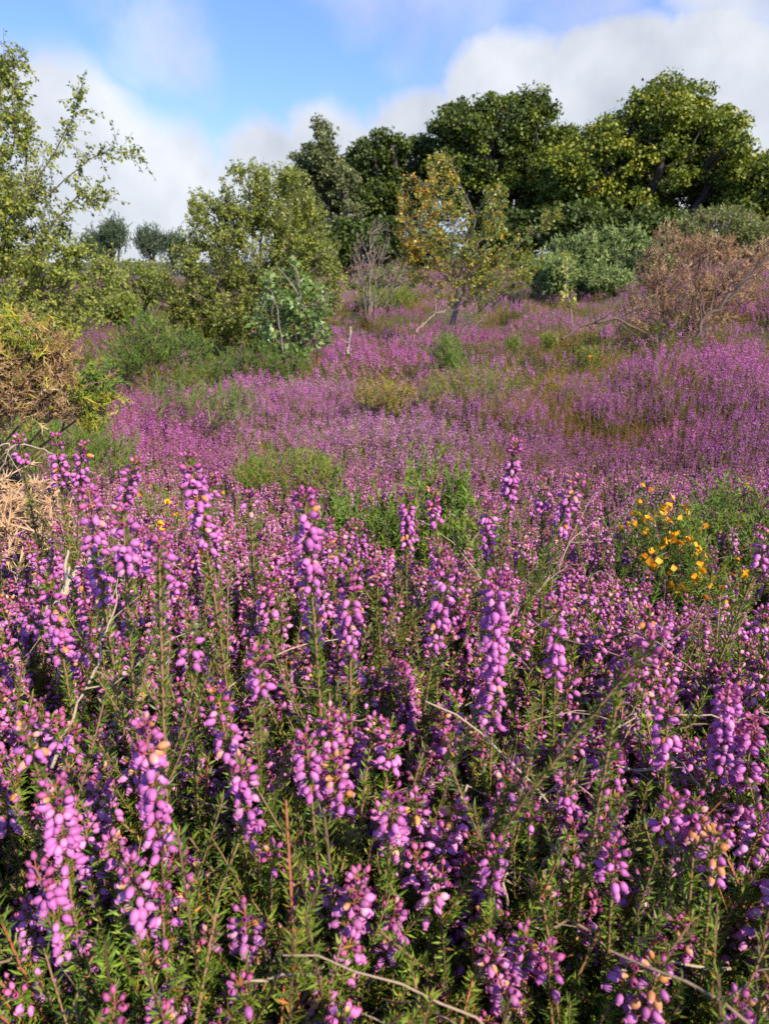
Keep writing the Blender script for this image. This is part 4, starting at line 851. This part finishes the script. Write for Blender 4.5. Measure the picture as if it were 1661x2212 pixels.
# bare winter-like shrub
rg = np.random.default_rng(270); b_ = np.array(gb(800, 640, 11)); o = thing('bare_shrub', b_, 'leafless grey-brown twiggy shrub left of the golden birch', 'shrub')
sk, P = skeleton(b_, [lobe(790, 560, 11, 35, 55, .4), lobe(850, 590, 11, 50, 40, .4), lobe(820, 510, 11, 22, 40, .2)], [(16, 8, .010, .004, .08, .1), (120, 6, .004, .002, .1, .3), (500, 5, .002, .001, .12, .5)], rg, .5, .1)
part('stem', mesh('stem', local(sk, b_), ['bare']), o)

# thin sapling
rg = np.random.default_rng(280); b_ = np.array(gb(1240, 665, 9.2)); top = pix(1222, 560, 9.2); o = thing('oak_sapling', b_, 'thin pale-stemmed sapling with a small tuft of yellow-green leaves on the far heather', 'tree')
tt = np.linspace(0, 1, 8)[:, None]; C = b_ + (top - b_) * tt + np.array([.02, 0, 0]) * np.sin(tt * 7)
gs = Geo().addg(tubes(C[None], np.linspace(.012, .004, 8)[None], 5, .7, rg)); Pl = C[rg.integers(3, 8, 26)][:, None] + np.linspace(0, 1, 4)[None, :, None] * (norm(rg.normal(size=(26, 3)) + np.array([0, 0, .6])) * rg.uniform(.04, .13, (26, 1)))[:, None]
gs.addg(tubes(Pl, np.full((26, 4), .002), 3, .8, rg)); part('trunk', mesh('trunk', local(gs, b_), ['bark']), o)
part('crown', mesh('crown', local(leaves_on(Pl, 5, .055, rg, BL, 0, .5, .2, (.6, .95)), b_), ['birch'], False), o)

# ------------------------------------------------------------------ twigs, stump, dead branches
def twig(name, label, pts_, r0, r1, c=.5, side=0, seed=1, wob=.004, cat='twig', sl=.05, group=None, mat='twig'):
    rg = np.random.default_rng(seed); A = np.array([pix(*q) for q in pts_]); t_ = np.linspace(0, 1, len(A)); n_ = 24; tt = np.linspace(0, 1, n_)
    C = np.stack([np.interp(tt, t_, A[:, i]) for i in range(3)], -1)
    for _ in range(2): C[1:-1] = (C[:-2] + C[1:-1] * 2 + C[2:]) / 4
    r0, r1 = r0 * .68, r1 * .68
    kink = np.cumsum(rg.normal(0, wob * .5, (n_, 3)), 0); kink -= np.linspace(0, 1, n_)[:, None] * kink[-1]; C = C + kink
    rr = np.linspace(r0, r1, n_) * (1 + rg.normal(0, .08, n_))
    g_ = Geo().addg(tubes(C[None], rr[None], 7, c, rg))
    o = thing(name, C[0], label, cat, group); part('stem', mesh('stem', local(g_, C[0]), [mat]), o)
    if side:
        for _ in range(side):
            j = rg.integers(4, n_ - 1); L = sl * rg.uniform(.5, 1.4); dv = norm(norm(C[j] - C[j - 2]) + rg.normal(0, .55, 3)) * L
            P = C[j] + np.linspace(0, 1, 7)[:, None] * dv + np.cumsum(rg.normal(0, L * .03, (7, 3)), 0); P[0] = C[j]
            part('side_twig', mesh('side_twig', local(tubes(P[None], np.linspace(rr[j] * .6, r1 * .5, 7)[None], 5, c, rg), C[0]), [mat]), o)
    return o
twig('dead_branch', 'thick reddish-brown dead branch crossing the bottom right corner', [(960, 2240, .28), (1040, 2170, .285), (1140, 2110, .30), (1300, 2060, .315), (1440, 2000, .335), (1560, 1940, .35)], .0030, .0014, .35, 5, 1, .003, 'branch', .07)
twig('dead_twig', 'long brown twig running right across the lower right heather', [(1170, 1870, .30), (1260, 1845, .31), (1400, 1830, .32), (1530, 1840, .33), (1680, 1870, .34)], .0017, .0009, .6, 7, 2, .003, 'twig', .05)
twig('dead_twig', 'pale hooked twig bending down at lower centre right', [(1000, 1690, .32), (985, 1740, .31), (1010, 1800, .30), (1060, 1850, .30), (1090, 1900, .29), (1095, 1960, .285)], .0011, .0014, .95, 3, 3, .002, 'twig', .03)
twig('dead_twig', 'pale grey leaning twig at lower left between green shoots', [(118, 1665, .34), (165, 1540, .36), (215, 1430, .38), (240, 1330, .40), (250, 1260, .42)], .0016, .0007, .92, 4, 4, .003, 'twig', .06)
twig('dead_branch', 'weathered pale branch lying in the heather near the dead gorse at left', [(100, 1330, .50), (150, 1250, .53), (210, 1190, .57)], .0042, .0036, 1.0, 2, 5, .003, 'branch', .03)
twig('dead_twig', 'brown twig leaning to the right among the lower left spikes', [(200, 1445, .36), (270, 1520, .35), (340, 1590, .34), (400, 1660, .33)], .0010, .0008, .4, 3, 6, .002, 'twig', .02)
twig('dead_twig', 'forked grey twig rising to the orange-tipped spike right of centre', [(1095, 1340, .50), (1130, 1290, .52), (1190, 1220, .54), (1240, 1170, .55), (1300, 1120, .56)], .0014, .0006, .75, 5, 7, .003, 'twig', .05)
twig('dead_twig', 'dark thin twig slanting below the yellow-flowered gorse', [(1180, 1530, .44), (1280, 1490, .45), (1380, 1440, .46), (1460, 1370, .48), (1520, 1300, .50)], .0014, .0007, .15, 5, 8, .003, 'twig', .06)
twig('dead_twig', 'curved pale twig arching left of the yellow-flowered gorse', [(1270, 1320, .85), (1262, 1270, .86), (1290, 1235, .86), (1325, 1250, .85), (1345, 1290, .84)], .0012, .0009, .95, 1, 9, .003, 'twig', .04)
twig('dead_twig', 'pale bleached twig at the left edge under the gorse', [(-10, 970, .95), (30, 955, .95), (20, 985, .95), (60, 975, .96), (110, 985, .96), (140, 1000, .96)], .0022, .0012, 1.0, 3, 10, .005, 'twig', .06)
twig('dead_twig', 'arching pale twig above the long brown one at lower right', [(1130, 1780, .33), (1220, 1700, .34), (1320, 1655, .35), (1440, 1660, .36), (1530, 1700, .37)], .0011, .0008, .9, 6, 11, .003, 'twig', .05)
twig('dead_twig', 'straight grey twig over the arching one at right', [(1260, 1610, .38), (1370, 1560, .39), (1480, 1540, .40), (1600, 1545, .41), (1700, 1560, .41)], .0011, .0008, .8, 6, 12, .003, 'twig', .05)
twig('dead_twig', 'brown twig along the bottom left among the green shoots', [(60, 1900, .30), (160, 1860, .31), (230, 1890, .31), (330, 1960, .30)], .0010, .0007, .5, 4, 13, .003, 'twig', .03)
twig('dead_twig', 'thin dry twig at the bottom right edge', [(1280, 2130, .29), (1420, 2150, .30), (1540, 2190, .30), (1680, 2240, .30)], .0012, .0008, .85, 5, 14, .003, 'twig', .04)
twig('birch_stump', 'broken white stump standing in the heather left of the golden birch', [(754, 765, 5.6), (755, 735, 5.6), (758, 706, 5.6)], .020, .013, .78, 3, 15, .008, 'stump', .06, None, 'bark')
twig('dead_branch', 'arched dark dead branch on the ling left of the dead brown bush', [(1215, 735, 5.6), (1250, 706, 5.6), (1300, 692, 5.6), (1350, 697, 5.6), (1395, 720, 5.6)], .018, .010, .0, 10, 16, .015, 'branch', .18)
twig('dead_branch', 'long dark bare stem leaning right out of the dead brown bush', [(1490, 745, 5.7), (1530, 695, 5.7), (1575, 645, 5.7), (1630, 585, 5.7), (1668, 548, 5.7)], .024, .012, .0, 8, 17, .02, 'branch', .2)
twig('dead_branch', 'grey dead sticks lying left of the golden birch trunk', [(900, 720, 7.6), (935, 690, 7.7), (960, 670, 7.8)], .010, .006, .9, 8, 18, .015, 'branch', .18)
# loose dry twigs nobody would count
rg = np.random.default_rng(290); n = 900; y = .12 + .75 * rg.random(n); x = rg.uniform(-.9, 1, n) * (.1 + .6 * y); keep = rg.random(n) < (.35 + .65 * sstep((x / y - .0) / .3)); x, y = x[keep], y[keep]; n = len(x)
z = np.minimum(gz(x, y) + .12 + .15 * rg.random(n), mound_top(x, y) - .03); a = rg.uniform(-.7, .7, n) + rg.integers(0, 2, n) * np.pi; L = rg.uniform(.04, .13, n)
tt = np.linspace(0, 1, 9)[None, :, None]; D = np.stack([np.cos(a), np.sin(a), rg.normal(.15, .35, n)], -1) * L[:, None]
P = np.stack([x, y, z], -1)[:, None] + D[:, None] * tt + np.cumsum(rg.normal(0, .0016, (n, 9, 3)), 1) + np.array([0, 0, 1]) * np.sin(tt * np.pi) * (L * .15)[:, None, None]
tw = link(bpy.data.objects.new('twig_litter', mesh('twig_litter', tubes(P, np.linspace(1, .5, 9)[None] * rg.uniform(.0004, .0011, (n, 1)), 5, rg.random(n), rg), ['twig'])))
tag(tw, 'tangle of thin dry twigs woven through the foreground heather', None, None, 'stuff')
